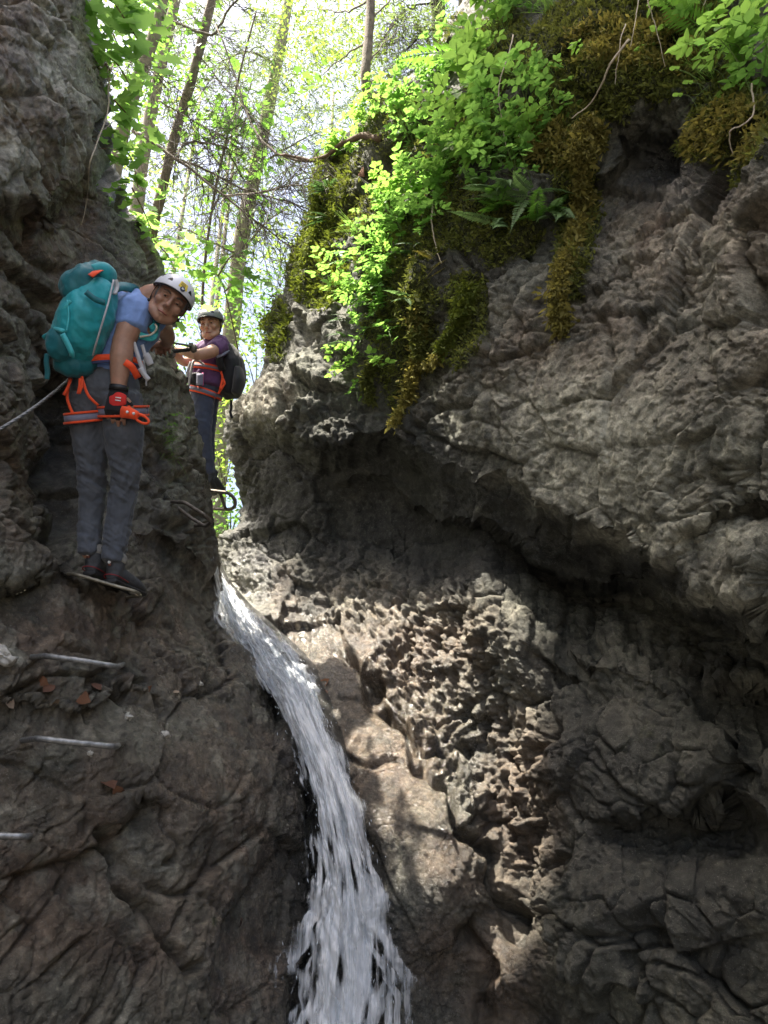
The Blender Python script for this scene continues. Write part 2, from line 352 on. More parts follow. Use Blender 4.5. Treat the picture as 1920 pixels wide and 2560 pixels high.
Q1 = rotm(R(25), R(-28), R(10)); Q2 = rotm(R(-15), R(35), R(40))
def rockdisp(V, amp_big, amp_mid, amp_fine, Q, stretch=(1, 1, 2.2), seed=0, holes=None):
    P = V @ Q.T * np.array(stretch)
    wq = np.stack([perlin(P * 1.7, seed + 50), perlin(P * 1.7 + 9, seed + 51), perlin(P * 1.7 + 5, seed + 52)], -1) * 0.14
    P = P + wq
    h = amp_big * 1.1 * fbm(P * 0.8, 3, seed)
    c1, e1 = worley(P * 1.7, seed + 1, 1.0); h = h + amp_big * 0.75 * c1 - amp_big * 0.28 * np.exp(-(e1 / .05) ** 2)
    P2 = P + 0.05 * np.stack([perlin(P * 6, seed + 60), perlin(P * 6 + 3, seed + 61), perlin(P * 6 + 7, seed + 62)], -1)
    c2, e2 = worley(P2 * 4.6, seed + 2, 1.0); k2 = smooth(-.25, .3, fbm(P * 1.3, 2, seed + 33)); h = h + amp_mid * 0.85 * c2 * k2 - amp_mid * 0.7 * k2 * np.exp(-(e2 / .06) ** 2)
    c3, e3 = worley(P2 * 13.0, seed + 3); k3 = smooth(-.3, .25, fbm(P * 2.1 + 4, 2, seed + 34)); h = h + amp_fine * 0.95 * c3 * (.3 + .7 * k3)
    c4, e4 = worley(P2 * 24.0, seed + 5); h = h + amp_fine * .75 * c4
    h = h + amp_mid * .35 * fbm(P * 4, 4, seed + 4, .5) + amp_fine * .7 * fbm(V * 20, 3, seed + 9, .65)
    if holes is not None:
        HV = V @ Q2.T
        n = perlin(HV * np.array([15, 8, 13.0]) + 2 * wq, seed + 20) + .6 * perlin(V * 29, seed + 21)
        h = h - holes * (.045 + .05 * smooth(-.2, .3, perlin(V * 2.4, seed + 23))) * smooth(.10, .6, n) + holes * .03 * smooth(0, .5, -n)
    return h

cr_R = [([(1060, 1060), (1180, 1000), (1240, 900)], .05, 10), ([(870, 1640), (960, 1760), (1060, 1900), (1180, 2090)], .16, 16), ([(880, 1905), (960, 1900), (1010, 1910)], .05, 7),
        ([(1170, 2010), (1230, 2050)], .03, 8), ([(1200, 2100), (1240, 2170), (1290, 2320)], .14, 18), ([(1190, 2330), (1200, 2560)], .12, 22), ([(1350, 1650), (1370, 1800), (1330, 1900)], .1, 26),
        ([(820, 1960), (900, 2060), (930, 2200)], .06, 30), ([(1780, 1180), (1830, 1250), (1920, 1290)], .06, 14), ([(1350, 780), (1480, 760), (1560, 700)], .05, 14), ([(1500, 800), (1560, 900), (1500, 980)], .04, 12)]
cr_L = [([(250, 2080), (300, 2180), (340, 2260), (400, 2330), (460, 2420)], .09, 16), ([(410, 2030), (430, 2100), (415, 2160)], .035, 8), ([(30, 700), (120, 760), (160, 830)], .08, 16), ([(60, 640), (170, 740), (250, 800)], .05, 14),
        ([(140, 930), (165, 1050), (150, 1180), (175, 1280), (165, 1370)], .13, 42), ([(230, 1700), (340, 1690), (440, 1760)], .05, 10), ([(320, 1720), (300, 1760), (240, 1790)], .05, 8), ([(0, 780), (60, 800), (110, 870)], .07, 14),
        ([(300, 1250), (380, 1300), (470, 1310)], .06, 14), ([(350, 1150), (420, 1200), (480, 1180)], .05, 12), ([(270, 330), (280, 420), (300, 500)], .18, 30), ([(400, 2230), (520, 2220)], .02, 8)]
def detail_R(V, px, py):
    slab = blobs(px, py, [(960, 1900, 190, 330, 1), (1130, 2100, 160, 160, 1), (850, 1720, 120, 120, .9), (1250, 2450, 90, 200, .8), (1000, 2400, 150, 300, .55)])
    pit = blobs(px, py, [(900, 1540, 110, 110, 1), (1050, 1600, 170, 160, 1), (1170, 1780, 110, 220, .9), (1290, 2000, 80, 240, .8), (1120, 1480, 120, 50, .5), (780, 1080, 90, 160, .45)])
    sd = ((px - 880) * 450 - (py - 1640) * 320) / 552; sw = smooth(1600, 1700, py)
    pit = pit * (1 - sw * (1 - smooth(-10, 50, sd))); slab = np.maximum(slab, sw * blobs(px, py, [(1010, 1930, 230, 330, 1), (1060, 2250, 200, 260, .9)])) * (1 - sw * smooth(-10, 40, sd) * (1 - smooth(2150, 2300, py)))
    cave = blobs(px, py, [(900, 1230, 340, 170, 1), (1180, 1330, 260, 110, .9), (1330, 1320, 120, 70, .9), (1500, 1430, 220, 50, .8), (1750, 1530, 200, 45, .8), (760, 1400, 160, 140, .6)])
    rough = np.clip(1 - .86 * slab - .62 * cave, .1, 1)
    face = blobs(px, py, [(1500, 1080, 420, 300, 1), (1750, 1300, 260, 200, 1)])
    low = smooth(1550, 1750, py) * smooth(1330, 1450, px)
    h = rockdisp(V, .12 * rough * (1 - .5 * face), .036 * rough * (1 - .1 * face + .75 * low), .019 * np.clip(rough + .1, 0, 1) * (1 - .4 * low - .42 * face), Q1, (1, 1, 1.3), 0, holes=pit)
    h += .05 * pit * fbm(V * np.array([9, 9, 3.0]), 3, 77, ridged=True)
    mossy = blobs(px, py, MOSS_R)
    h += mossy * (.05 + .07 * fbm(V * 7, 3, 31))
    h = h + slab * (.035 * fbm(V * 2.2, 3, 33) + .006 * fbm(V * 14, 3, 34))
    return h - crease(px, py, cr_R)
MOSS_R = [(1500, 160, 260, 150, 1), (1350, 330, 170, 110, 1), (1860, 330, 120, 120, .9), (1250, 130, 150, 120, .8), (1060, 330, 160, 110, .9), (900, 500, 110, 110, 1), (790, 640, 80, 140, .9), (1150, 560, 210, 110, .9),
          (1000, 700, 120, 200, .8), (1060, 850, 110, 130, .6), (1440, 520, 60, 220, 1), (690, 820, 50, 90, .8), (1180, 800, 60, 130, .8), (1000, 950, 60, 120, .5), (1720, 100, 140, 110, .9)]
def detail_L(V, px, py):
    top = blobs(px, py, [(120, 200, 260, 420, 1)])
    low = smooth(1700, 2000, py); near = 1 - smooth(0, 350, px)
    sm = np.clip(low * .35 + .25 * blobs(px, py, [(350, 2200, 150, 180, 1), (560, 2000, 130, 200, 1)]), 0, .6)
    edge = smooth(260, 420, px) * (1 - smooth(1500, 1650, py))
    h = rockdisp(V, .085 * (1 - .5 * sm) * (1 - .3 * edge),   .024 * (1 - .45 * sm), .0095 * (1 - .4 * sm), Q2, (1, 1, 1.6), 40)
    return h - crease(px, py, cr_L) + .03 * top * fbm(V * 4, 3, 90, ridged=True)
def paint_R(V, px, py, h):
    n = fbm(V * 3, 4, 200); n2 = fbm(V * 9, 3, 210)
    moss = np.clip(blobs(px, py, MOSS_R) * 1.3 + .9 * n - .12, 0, 1) * smooth(.1, .3, blobs(px, py, MOSS_R))
    moss = np.maximum(moss, .35 * smooth(.0, .35, n + n2 * .6) * blobs(px, py, [(1700, 1950, 330, 350, 1), (1550, 2200, 260, 300, .8), (1640, 1560, 200, 80, 1), (1400, 1000, 300, 200, .5)]))
    brown = blobs(px, py, [(1750, 600, 260, 180, .75), (1420, 900, 320, 170, .5), (1880, 800, 130, 200, .5), (950, 1900, 200, 320, .85), (1000, 1600, 250, 200, .95), (1300, 2000, 120, 300, .95), (1250, 2450, 110, 200, 1),
                              (1080, 2400, 110, 120, .9), (650, 990, 80, 60, .75), (720, 1500, 50, 110, .8), (1150, 2150, 130, 120, .8)]) + .3 * n
    pale = blobs(px, py, [(1420, 1120, 330, 190, 1.0), (1280, 1190, 70, 40, 1.3), (1400, 1250, 90, 45, 1.3), (1530, 1335, 90, 45, 1.3), (1680, 1375, 70, 40, 1.3), (1800, 1470, 110, 45, 1.2), (1700, 1330, 200, 60, .8), (1850, 800, 120, 200, .35), (1850, 1500, 120, 60, .6), (1530, 1650, 160, 70, .45), (1000, 1500, 220, 80, .35), (1280, 1700, 60, 200, .25), (640, 1000, 80, 60, .6), (1560, 640, 60, 80, .3), (1780, 640, 150, 150, .4), (600, 1430, 60, 80, .5)]) * (1 + 1.2 * n2)  # pale stone; bulge and ledge lip lightened further to paint in caught light
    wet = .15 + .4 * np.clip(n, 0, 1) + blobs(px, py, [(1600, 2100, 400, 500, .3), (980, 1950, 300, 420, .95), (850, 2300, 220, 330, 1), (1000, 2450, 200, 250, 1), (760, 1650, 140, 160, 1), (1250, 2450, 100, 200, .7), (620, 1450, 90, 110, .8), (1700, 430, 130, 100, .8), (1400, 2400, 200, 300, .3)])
    black = blobs(px, py, [(1650, 2150, 380, 460, .85), (1700, 1650, 260, 60, .5), (1450, 1800, 150, 330, .9), (1150, 1250, 80, 45, 1.2), (1250, 1268, 80, 45, 1.3), (1350, 1330, 80, 50, 1.3), (1450, 1388, 85, 45, 1.3), (1560, 1445, 80, 38, 1.3), (1680, 1458, 75, 36, 1.2), (1800, 1535, 90, 40, 1.2), (1690, 430, 160, 110, .9), (1150, 620, 260, 160, .7), (850, 640, 150, 170, .7), (900, 1240, 380, 230, 1.35), (1180, 1370, 300, 130, 1.3), (1500, 1440, 300, 50, .9), (1460, 520, 90, 240, .4), (930, 2350, 120, 300, .75), (1350, 2350, 130, 330, .5), (800, 2000, 80, 200, .6), (700, 1300, 160, 200, .5)]) + .3 * n + .25 * n2  # dark wet rock, plus shade painted into the cave and lip underside
    return dict(moss=moss, brown=brown, pale=pale, wet=wet, black=black)
def paint_L(V, px, py, h):
    n = fbm(V * 3, 4, 300); n2 = fbm(V * 9, 3, 310)
    moss = np.clip(.4 * smooth(.0, .35, n2) * blobs(px, py, [(300, 650, 130, 110, 1), (430, 1100, 90, 160, 1), (490, 1340, 60, 50, 1), (520, 2330, 70, 60, 1.6), (100, 1600, 80, 40, 1.2), (300, 420, 60, 160, .9)]), 0, 1)
    brown = .5 + .9 * n + blobs(px, py, [(80, 300, 260, 380, 1.15), (200, 1560, 240, 80, .6), (150, 2250, 260, 200, .55), (60, 1150, 130, 240, .4), (620, 2450, 90, 120, .6), (560, 2050, 120, 200, .4)])
    pale = blobs(px, py, [(170, 130, 90, 150, 1.0), (60, 420, 100, 100, .4), (205, 380, 40, 80, .6), (40, 330, 90, 120, .4), (20, 1635, 40, 32, 1.1), (60, 900, 140, 200, .25), (430, 1120, 120, 180, .35), (350, 1800, 200, 90, .3), (340, 2210, 110, 110, .3)]) * (1 + 1.3 * n2)
    wet = .55 + .7 * n + .8 * smooth(-190, -20, px - bound_L(py) + 60) * smooth(1550, 1750, py) + blobs(px, py, [(500, 1900, 220, 260, .35), (620, 2450, 120, 200, .6)])
    pale = pale + .4 * smooth(.0, .4, n2 + fbm(V * 1.6, 3, 330))
    black = blobs(px, py, [(300, 450, 70, 260, .8), (160, 1150, 80, 260, .85), (420, 1300, 160, 160, .45), (120, 820, 110, 60, .5)]) + .8 * smooth(-170, -60, px - bound_L(py)) * smooth(1700, 1850, py) + .3 * n  # dark wet bank by the water; cleft behind the legs has painted shade
    return dict(moss=moss, brown=brown, pale=pale, wet=wet, black=black)

def mat_rock():
    m = N('rock'); c = m.coord()
    n1 = m.noise(c, 2.3, 9, .68); n2 = m.noise(c, 10, 8, .72); n3 = m.noise(c, 60, 5, .65)
    mott = m.math('ADD', m.math('MULTIPLY', n1, .45), m.math('MULTIPLY', n2, .55))
    big = m.noise(c, .9, 4, .6); mott = m.math('ADD', mott, m.math('MULTIPLY', m.math('SUBTRACT', big, .5), .22))
    base = m.ramp(mott, [(.34, (.022, .024, .020)), (.45, (.072, .075, .060)), (.54, (.142, .144, .112)), (.67, (.27, .268, .205))])
    brn = m.ramp(m.noise(c, 7, 7, .66, .4), [(.33, (.045, .031, .02)), (.5, (.155, .103, .066)), (.68, (.32, .235, .165))])
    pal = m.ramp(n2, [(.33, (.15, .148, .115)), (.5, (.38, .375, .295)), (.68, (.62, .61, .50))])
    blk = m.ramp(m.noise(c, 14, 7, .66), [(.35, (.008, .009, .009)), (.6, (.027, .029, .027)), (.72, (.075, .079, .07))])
    mos = m.ramp(m.noise(c, 40, 5, .6), [(.35, (.018, .022, .006)), (.55, (.05, .058, .014)), (.7, (.10, .105, .03))])
    br = lambda a, k: m.math('MULTIPLY', m.math('ADD', m.attr(a), m.math('MULTIPLY', m.math('SUBTRACT', m.noise(c, k, 6, .7), .5), .9), True), 1.0, True)
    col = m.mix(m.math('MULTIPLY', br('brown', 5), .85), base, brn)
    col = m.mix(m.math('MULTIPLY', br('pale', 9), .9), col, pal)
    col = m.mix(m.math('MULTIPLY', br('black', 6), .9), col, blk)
    mf = m.ramp(m.math('MULTIPLY', m.attr('moss'), m.math('ADD', m.noise(c, 22, 5, .7), .5)), [(.25, 0), (.55, 1)])
    col = m.mix(mf, col, mos)
    speck = m.ramp(m.noise(c, 170, 2, .5), [(.62, 0), (.72, 1)])
    col = m.mix(m.math('MULTIPLY', speck, .35), col, (.5, .48, .42))
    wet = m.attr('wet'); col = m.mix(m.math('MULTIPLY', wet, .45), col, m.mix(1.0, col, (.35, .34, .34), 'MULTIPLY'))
    rough = m.math('SUBTRACT', m.math('ADD', .82, m.math('MULTIPLY', m.math('SUBTRACT', n3, .5), .3)), m.math('MULTIPLY', wet, .66), True)
    n4 = m.noise(c, 30, 7, .78)
    ht = m.math('ADD', m.math('MULTIPLY', n2, .5), m.math('ADD', m.math('MULTIPLY', n4, 1.0), m.math('MULTIPLY', m.voro(c, 30, 'F1', 0, Randomness=1.0), .3)))
    edg = m.ramp(m.voro(m.mix(.12, c, m.n('TexNoise', {'Vector': c, 'Scale': 4.0, 'Detail': 4}).outputs[1]), 5.5, 'DISTANCE_TO_EDGE', 0), [(.0, 0), (.05, 1)])
    ht = m.math('ADD', ht, m.math('MULTIPLY', edg, .22))
    b1 = m.bump(ht, .8, .026); b2 = m.bump(m.noise(c, 130, 4, .75), .7, .006, b1)
    fine = m.ramp(n4, [(.36, .34), (.54, 1.1), (.68, 1.9)]); col = m.mix(.75, col, m.mix(1.0, col, fine, 'MULTIPLY'))
    m.bs(Base_Color=col, Roughness=rough, Normal=b2, Specular_IOR_Level=m.math('ADD', .25, m.math('MULTIPLY', wet, .5)))
    return m.m
ROCK = mat_rock()
wrapR = [(.02 + .004 * k * k, .09 * k + .012 * k * k) for k in range(1, 17)]
wrapL = [(-.13 * k - .014 * k * k, .03 * k - .006 * k * k) for k in range(1, 17)]
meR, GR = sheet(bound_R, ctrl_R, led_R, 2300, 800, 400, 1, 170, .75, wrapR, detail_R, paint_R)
meL, GL = sheet(bound_L, ctrl_L, led_L, -420, 800, 270, -1, 110, .5, wrapL, detail_L, paint_L, up=26)  # unseen upper rows added to keep direct sun off the right rock
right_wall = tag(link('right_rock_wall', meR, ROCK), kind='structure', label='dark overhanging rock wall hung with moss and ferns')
left_wall = tag(link('left_rock_wall', meL, ROCK), kind='structure', label='brown grey rock wall with iron rungs beside the waterfall')
def onR(px, py, off=0.0):
    """point and normal of the right rock at a photo pixel"""
    return on(GR, px, py, off)
def on(G, px, py, off=0.0):
    r = int(np.clip(np.searchsorted(G['rows'], py), 0, len(G['rows']) - 1)); lo, hi = G['nw'], G['px'].shape[1] - NE
    c = lo + int(np.argmin(np.abs(G['px'][r, lo:hi] - px)))
    n = G['N'][r, c]; return Vector(G['V'][r, c] + n * off), Vector(n)
def depth_of(p): return float((np.asarray(p) - CAM) @ FWD)

# ------------------------------------------------------------------ ground, stream bed, water
def rockdepth(G, px, py):
    r = np.clip(np.searchsorted(G['rows'], py), 0, len(G['rows']) - 1); lo, hi = G['nw'], G['px'].shape[1] - NE
    row = G['px'][r, lo:hi]; v = G['V'][r, lo:hi]; d = (v - CAM) @ FWD
    o = np.argsort(row); return np.interp(px, row[o], d[o], left=99, right=99)
wc = np.array([(536, 1385, 12, 5.7), (542, 1430, 26, 5.45), (566, 1490, 66, 5.2), (616, 1570, 138, 4.92),(678, 1640, 162, 4.62), (726, 1710, 166, 4.34), (766, 1790, 152, 4.1), (800, 1880, 146, 3.9),
               (831, 2000, 158, 3.7), (850, 2100, 172, 3.58), (862, 2200, 190, 3.48), (862, 2350, 250, 3.36), (857, 2560, 312, 3.22), (852, 2720, 340, 3.1), (850, 2900, 320, 3.02)], float)
def water_path(n):
    return spline(wc, n)
gm = MB()
xs = np.concatenate([np.linspace(-60, -6, 12), np.linspace(-5, 5, 60), np.linspace(6, 60, 12)]); ys = np.concatenate([np.linspace(-60, -6, 12), np.linspace(-5, 6, 66), np.linspace(7, 80, 14)])
X, Y = np.meshgrid(xs, ys); Vg = np.stack([X, Y, 0 * X], -1).reshape(-1, 3)
hill = np.clip(np.abs(Vg[:, 0]) - 4, 0, 60) * .5
Vg[:, 2] = -.05 + .12 * fbm(Vg * 1.1, 4, 500) + .1 * fbm(Vg * 4, 3, 501) + hill
nx = len(xs); i = (np.arange(len(ys) - 1)[:, None] * nx + np.arange(nx - 1)).ravel()
ground = link('ground', mesh('ground', Vg, np.stack([i, i + 1, i + nx + 1, i + nx], -1)), None); tag(ground, kind='structure')
mg = N('stream gravel'); c = mg.coord(); vv = mg.voro(c, 9, 'F1', 1)
mg.bs(Base_Color=mg.mix(.6, mg.ramp(mg.noise(c, 8, 5), [(.3, (.06, .055, .05)), (.7, (.22, .2, .18))]), mg.ramp(vv, [(0, (.07, .065, .06)), (1, (.25, .23, .2))])), Roughness=.55, Normal=mg.bump(mg.voro(c, 9), .8, .05))
ground.data.materials.append(mg.m)

# forest floor rising behind the notch
xs = np.linspace(-40, 40, 120); ys = np.concatenate([np.linspace(5.6, 20, 70), np.linspace(21, 75, 50)])
X, Y = np.meshgrid(xs, ys); Vt = np.stack([X, Y, 0 * X], -1).reshape(-1, 3)
def terr(x, y):
    return 2.75 + np.maximum(y - 5.6, 0) * .36 + np.clip(np.abs(x + .25 * y) - .12 * y - .5, 0, 30) * .55
Vt[:, 2] = terr(Vt[:, 0], Vt[:, 1]) + .35 * fbm(Vt * .7, 4, 510) + .12 * fbm(Vt * 3, 3, 511)
nx = len(xs); i = (np.arange(len(ys) - 1)[:, None] * nx + np.arange(nx - 1)).ravel()
fl = N('forest floor'); c = fl.coord()
fl.bs(Base_Color=fl.ramp(fl.noise(c, 6, 7, .7), [(.3, (.03, .025, .015)), (.5, (.05, .06, .02)), (.7, (.09, .12, .03))]), Roughness=.9, Normal=fl.bump(fl.noise(c, 20, 5), .7, .05))
tag(link('forest_terrain', mesh('terrain', Vt, np.stack([i, i + 1, i + nx + 1, i + nx], -1)), fl.m), kind='structure')

# rock bed under the water
wp = water_path(160); um = MB(); u = np.linspace(-1, 1, 36)
bx = wp[:, 0:1] + u[None] * (wp[:, 2:3] * .5 + 8); by = np.repeat(wp[:, 1:2], 36, 1); bd = wp[:, 3:4] + .2 + .22 * np.abs(u[None]) ** 2
Vb = at(bx, by, bd).reshape(-1, 3); Vb = Vb + (fbm(Vb * 5, 4, 520) * .07)[:, None] * np.array([-.3, -.9, .4])
i = (np.arange(159)[:, None] * 36 + np.arange(35)).ravel(); meb = mesh('bed', Vb, np.stack([i, i + 1, i + 37, i + 36], -1))
for nm, vl in (('wet', 1.0), ('black', .95), ('brown', .3), ('moss', 0), ('pale', 0)):
    a = meb.attributes.new(nm, 'FLOAT', 'POINT'); a.data.foreach_set('value', np.full(len(Vb), vl, np.float32))
tag(link('stream_bed', meb, ROCK), kind='structure')

def mat_water(name, lo, hi):
    m = N(name); uv = m.n('UVMap').outputs[0]
    v1 = m.map(m.mix(.05, uv, m.n('TexNoise', {'Vector': m.map(uv, (3, 2.2, 1)), 'Scale': 1.0}).outputs[1]), (7, 1.1, 1)); v2 = m.map(uv, (30, 2.6, 1)); v3 = m.map(uv, (6, 3.2, 1)); v4 = m.map(uv, (80, 5.5, 1))
    n1 = m.noise(v1, 1, 6, .62, .5); n2 = m.noise(v2, 1, 5, .65, .35); n3 = m.noise(v3, 1, 4, .6, .6); n4 = m.noise(v4, 1, 4, .65, .3)
    f = m.math('ADD', m.math('MULTIPLY', n1, .42), m.math('ADD', m.math('MULTIPLY', n2, .32), m.math('ADD', m.math('MULTIPLY', n3, .24), m.math('MULTIPLY', n4, .14))))
    edge = m.attr('edge')
    al = m.ramp(m.math('ADD', f, m.math('MULTIPLY', m.math('SUBTRACT', edge, .66), .34)), [(lo, 0), (hi, 1)])
    col = m.ramp(f, [(.42, (.50, .58, .68)), (.51, (.84, .90, .97)), (.58, (.95, .97, 1.0))])
    m.bs(Base_Color=col, Roughness=.28, IOR=1.33, Alpha=m.math('MULTIPLY', al, .93), Normal=m.bump(m.math('ADD', n2, m.math('MULTIPLY', n4, .6)), .7, .03), Subsurface_Weight=0.0)
    tr = m.n('BsdfTranslucent', {0: (.86, .91, .95)}); mx = m.n('MixShader', {0: m.math('MULTIPLY', al, .22)})
    # translucent foam mixed into the surface, kept transparent by the same gaps
    tp = m.n('BsdfTransparent'); mx2 = m.n('MixShader', {0: al}); m.t.links.new(tp.outputs[0], mx2.inputs[1]); m.t.links.new(tr.outputs[0], mx2.inputs[2])
    m.set(mx.inputs[0], .4); m.t.links.new(m.b.outputs[0], mx.inputs[1]); m.t.links.new(mx2.outputs[0], mx.inputs[2]); m.t.links.new(mx.outputs[0], m.o.inputs[0])
    return m.m
def water_sheet(name, wk, doff, seed, amp, mat, nu=54, nv=420):
    wp = water_path(nv); u = np.linspace(-1, 1, nu)
    s = np.concatenate([[0], np.cumsum(np.linalg.norm(np.diff(at(wp[:, 0], wp[:, 1], wp[:, 3]), axis=0), axis=1))])
    jit = np.stack([perlin(np.stack([s * 3.1, s * 0 + k * 7.0, s * 0], -1), seed + k) + .5 * perlin(np.stack([s * 9, s * 0 + k * 5.0, s * 0], -1), seed + k + 9) for k in (0, 1)], 1)
    uu = u[None] + np.where(u[None] < 0, -jit[:, :1] * .5 * np.abs(u[None]), jit[:, 1:] * .5 * np.abs(u[None]))
    px = wp[:, :1] + uu * wp[:, 2:3] * .5 * wk * (1 + .24 * smooth(1950, 2500, wp[:, 1:2])); py = wp[:, 1:2] + 14 * (1 - u[None] ** 2) * smooth(1700, 1900, wp[:, 1:2])
    d = wp[:, 3:4] + doff + .10 * u[None] ** 2
    rd = np.array([np.minimum(rockdepth(GL, px[k], wp[k, 1]), rockdepth(GR, px[k], wp[k, 1])) for k in range(nv)])
    d = np.minimum(d, rd - .025)
    P = at(px, py, d).reshape(-1, 3); q = np.stack([(px * d / 1730).ravel() * 7, np.repeat(s, nu) * 1.3, np.zeros(nu * nv)], -1)
    q[:, 1] -= .25 * np.tile(u ** 2, nv)
    h = amp * (1.2 * fbm(q, 3, seed + 5) + .8 * fbm(q * np.array([3.5, 2.6, 1]), 3, seed + 6, .6, True) + .45 * fbm(q * np.array([9, 8, 1]), 2, seed + 7))
    h = h * (1 + 1.3 * np.repeat(1 - smooth(1650, 1830, wp[:, 1]), nu))
    P = P - (h[:, None]) * (FWD * .75 - np.array([0, 0, .55]))
    i = (np.arange(nv - 1)[:, None] * nu + np.arange(nu - 1)).ravel(); F = np.stack([i, i + 1, i + nu + 1, i + nu], -1)
    me = mesh(name, P, F); uvl = me.uv_layers.new(name='UVMap'); li = np.empty(len(me.loops), np.int32); me.loops.foreach_get('vertex_index', li)
    UV = np.stack([(uu * wp[:, 2:3] * wp[:, 3:4] / 3460).ravel() * 1.6 + seed, np.repeat(s, nu)], -1); uvl.data.foreach_set('uv', UV[li].ravel().astype(np.float32))
    e = (1 - np.abs(u[None]) ** 4) * np.ones((nv, 1)) - (.5 + .9 * smooth(1800, 2350, wp[:, 1:2])) * np.clip(.22 + 1.5 * perlin(np.stack([np.tile(u * 4.2, nv), np.repeat(s * 1.7, nu), np.full(nu * nv, seed * 1.0)], -1), seed + 40).reshape(nv, nu) + .9 * perlin(np.stack([np.tile(u * 9, nv), np.repeat(s * 5.5, nu), np.full(nu * nv, seed * 1.0)], -1), seed + 41).reshape(nv, nu), 0, 1); a = me.attributes.new('edge', 'FLOAT', 'POINT'); a.data.foreach_set('value', e.ravel().astype(np.float32))
    return link(name, me, mat)
WA = mat_water('white water', .45, .645); WB = mat_water('thin water', .50, .70)
fall = water_sheet('waterfall', .88, 0.02, 3, .065, WA); tag(fall, kind='structure', label='white waterfall pouring down between the rock walls')
b = water_sheet('front_stream', .74, -.07, 13, .065, WB); b.parent = fall
b = water_sheet('side_stream', 1.12, .0, 23, .06, WB); b.parent = fall
# flying drops: elongated beads along the flow
dm = MB(); wp = water_path(400); Pn = at(wp[:, 0], wp[:, 1], wp[:, 3]); T = np.gradient(Pn, axis=0); T /= np.linalg.norm(T, axis=1)[:, None]
T[:, 2] = np.where(wp[:, 1] > 1800, -1, T[:, 2]); T /= np.linalg.norm(T, axis=1)[:, None]
octa = np.array([[1, 0, 0], [-1, 0, 0], [0, 1, 0], [0, -1, 0], [0, 0, 1], [0, 0, -1]], float); OT = [[0, 2, 4], [2, 1, 4], [1, 3, 4], [3, 0, 4], [2, 0, 5], [1, 2, 5], [3, 1, 5], [0, 3, 5]]
for k in range(420):
    j = int(rng.uniform(.16, 1) * 399); sgn = rng.choice([-1, 1]); uu = sgn * (rng.normal(.72, .24) if rng.random() < .7 else rng.uniform(0, .8))
    p = at(wp[j, 0] + uu * wp[j, 2] * .5, wp[j, 1] + rng.uniform(-6, 6), wp[j, 3] - rng.uniform(.0, .14))
    r = rng.uniform(.0009, .0028); L = r * rng.uniform(1.5, 7); t = T[j] + rng.normal(0, .15, 3); t /= np.linalg.norm(t)
    a = np.cross(t, [1, .2, 0]); a /= np.linalg.norm(a); bb = np.cross(t, a)
    dm.add(p + octa @ np.stack([a * r, bb * r, t * L]), None, OT)
for k in range(0):   # loose strands that fall clear of the main sheet
    j = int(rng.uniform(.25, .93) * 399); uu = rng.choice([-1, 1]) * rng.normal(.86, .2); L = rng.uniform(.06, .3); q = np.linspace(0, 1, 6)
    p = at(wp[j, 0] + uu * wp[j, 2] * .5 * (1 + .24 * smooth(1950, 2500, wp[j, 1])), wp[j, 1], wp[j, 3] - rng.uniform(.0, .1)); Q = p + T[j] * (q * L)[:, None] + np.cumsum(rng.normal(0, .004, (6, 3)), 0)
    dm.tube(Q, rng.uniform(.0008, .0026) * (.25 + np.sin(q * math.pi)), 5)
sp = dm.build('spray', plain('water drops', (.5, .55, .62), .15, .05, spec=.6, bump=0), None); tag(sp, kind='stuff', label='fine white spray flying off the waterfall')
pm = MB(); a = np.linspace(0, 2 * np.pi, 41)[:-1]; rr = np.linspace(.02, 1, 16)
Vp = np.stack([(rr[:, None] * np.cos(a) * 1.3), 3.6 + rr[:, None] * np.sin(a) * 1.2, .16 + 0 * rr[:, None] * a], -1).reshape(-1, 3); Vp[:, 2] += .02 * fbm(Vp * 5, 3, 530)
i = (np.arange(15)[:, None] * 40 + np.arange(40)).ravel(); j = (np.arange(15)[:, None] * 40 + (np.arange(40) + 1) % 40).ravel()
wm = N('pool water'); wm.bs(Base_Color=(.06, .08, .08), Roughness=.08, IOR=1.33, Transmission_Weight=.4)
tag(link('pool_water', mesh('pool', Vp, np.stack([i, j, j + 40, i + 40], -1)), wm.m), kind='structure')

# ------------------------------------------------------------------ foliage materials and leaf shapes
def leafmat(name, col, tr, mix=.5, rough=.5, var=.35):
    m = N(name); oi = m.n('ObjectInfo').outputs['Random']; c = m.coord(); r = m.n('NewGeometry').outputs['Random Per Island']
    f = m.math('ADD', m.math('MULTIPLY', r, .6), m.math('MULTIPLY', oi, .4))
    d = tuple(x * (1 - var) for x in col); l = tuple(x * (1 + var) for x in col)
    base = m.ramp(f, [(0, d), (1, l)]); t0 = tuple(x * (1 - var) for x in tr); t1 = tuple(min(1, x * (1 + var)) for x in tr)
    m.bs(Base_Color=base, Roughness=rough, Specular_IOR_Level=.35)
    tb = m.n('BsdfTranslucent', {0: m.ramp(f, [(0, t0), (1, t1)])}); mx = m.n('MixShader', {0: mix})
    m.t.links.new(m.b.outputs[0], mx.inputs[1]); m.t.links.new(tb.outputs[0], mx.inputs[2]); m.t.links.new(mx.outputs[0], m.o.inputs[0]); return m.m
LEAF = leafmat('fresh leaf', (.085, .19, .035), (.20, .40, .06)); LEAF_Y = leafmat('yellow green leaf', (.12, .2, .035), (.30, .44, .07))
LEAF_D = leafmat('deep green leaf', (.05, .12, .025), (.10, .22, .03)); NEEDLE = leafmat('needles', (.09, .13, .05), (.22, .30, .10), .45)
BARK = plain('bark', (.17, .145, .115), .9, .45, 14, bump=.8, bd=.01); BARK_P = plain('pale bark', (.27, .245, .2), .9, .3, 16, bump=.6, bd=.01)
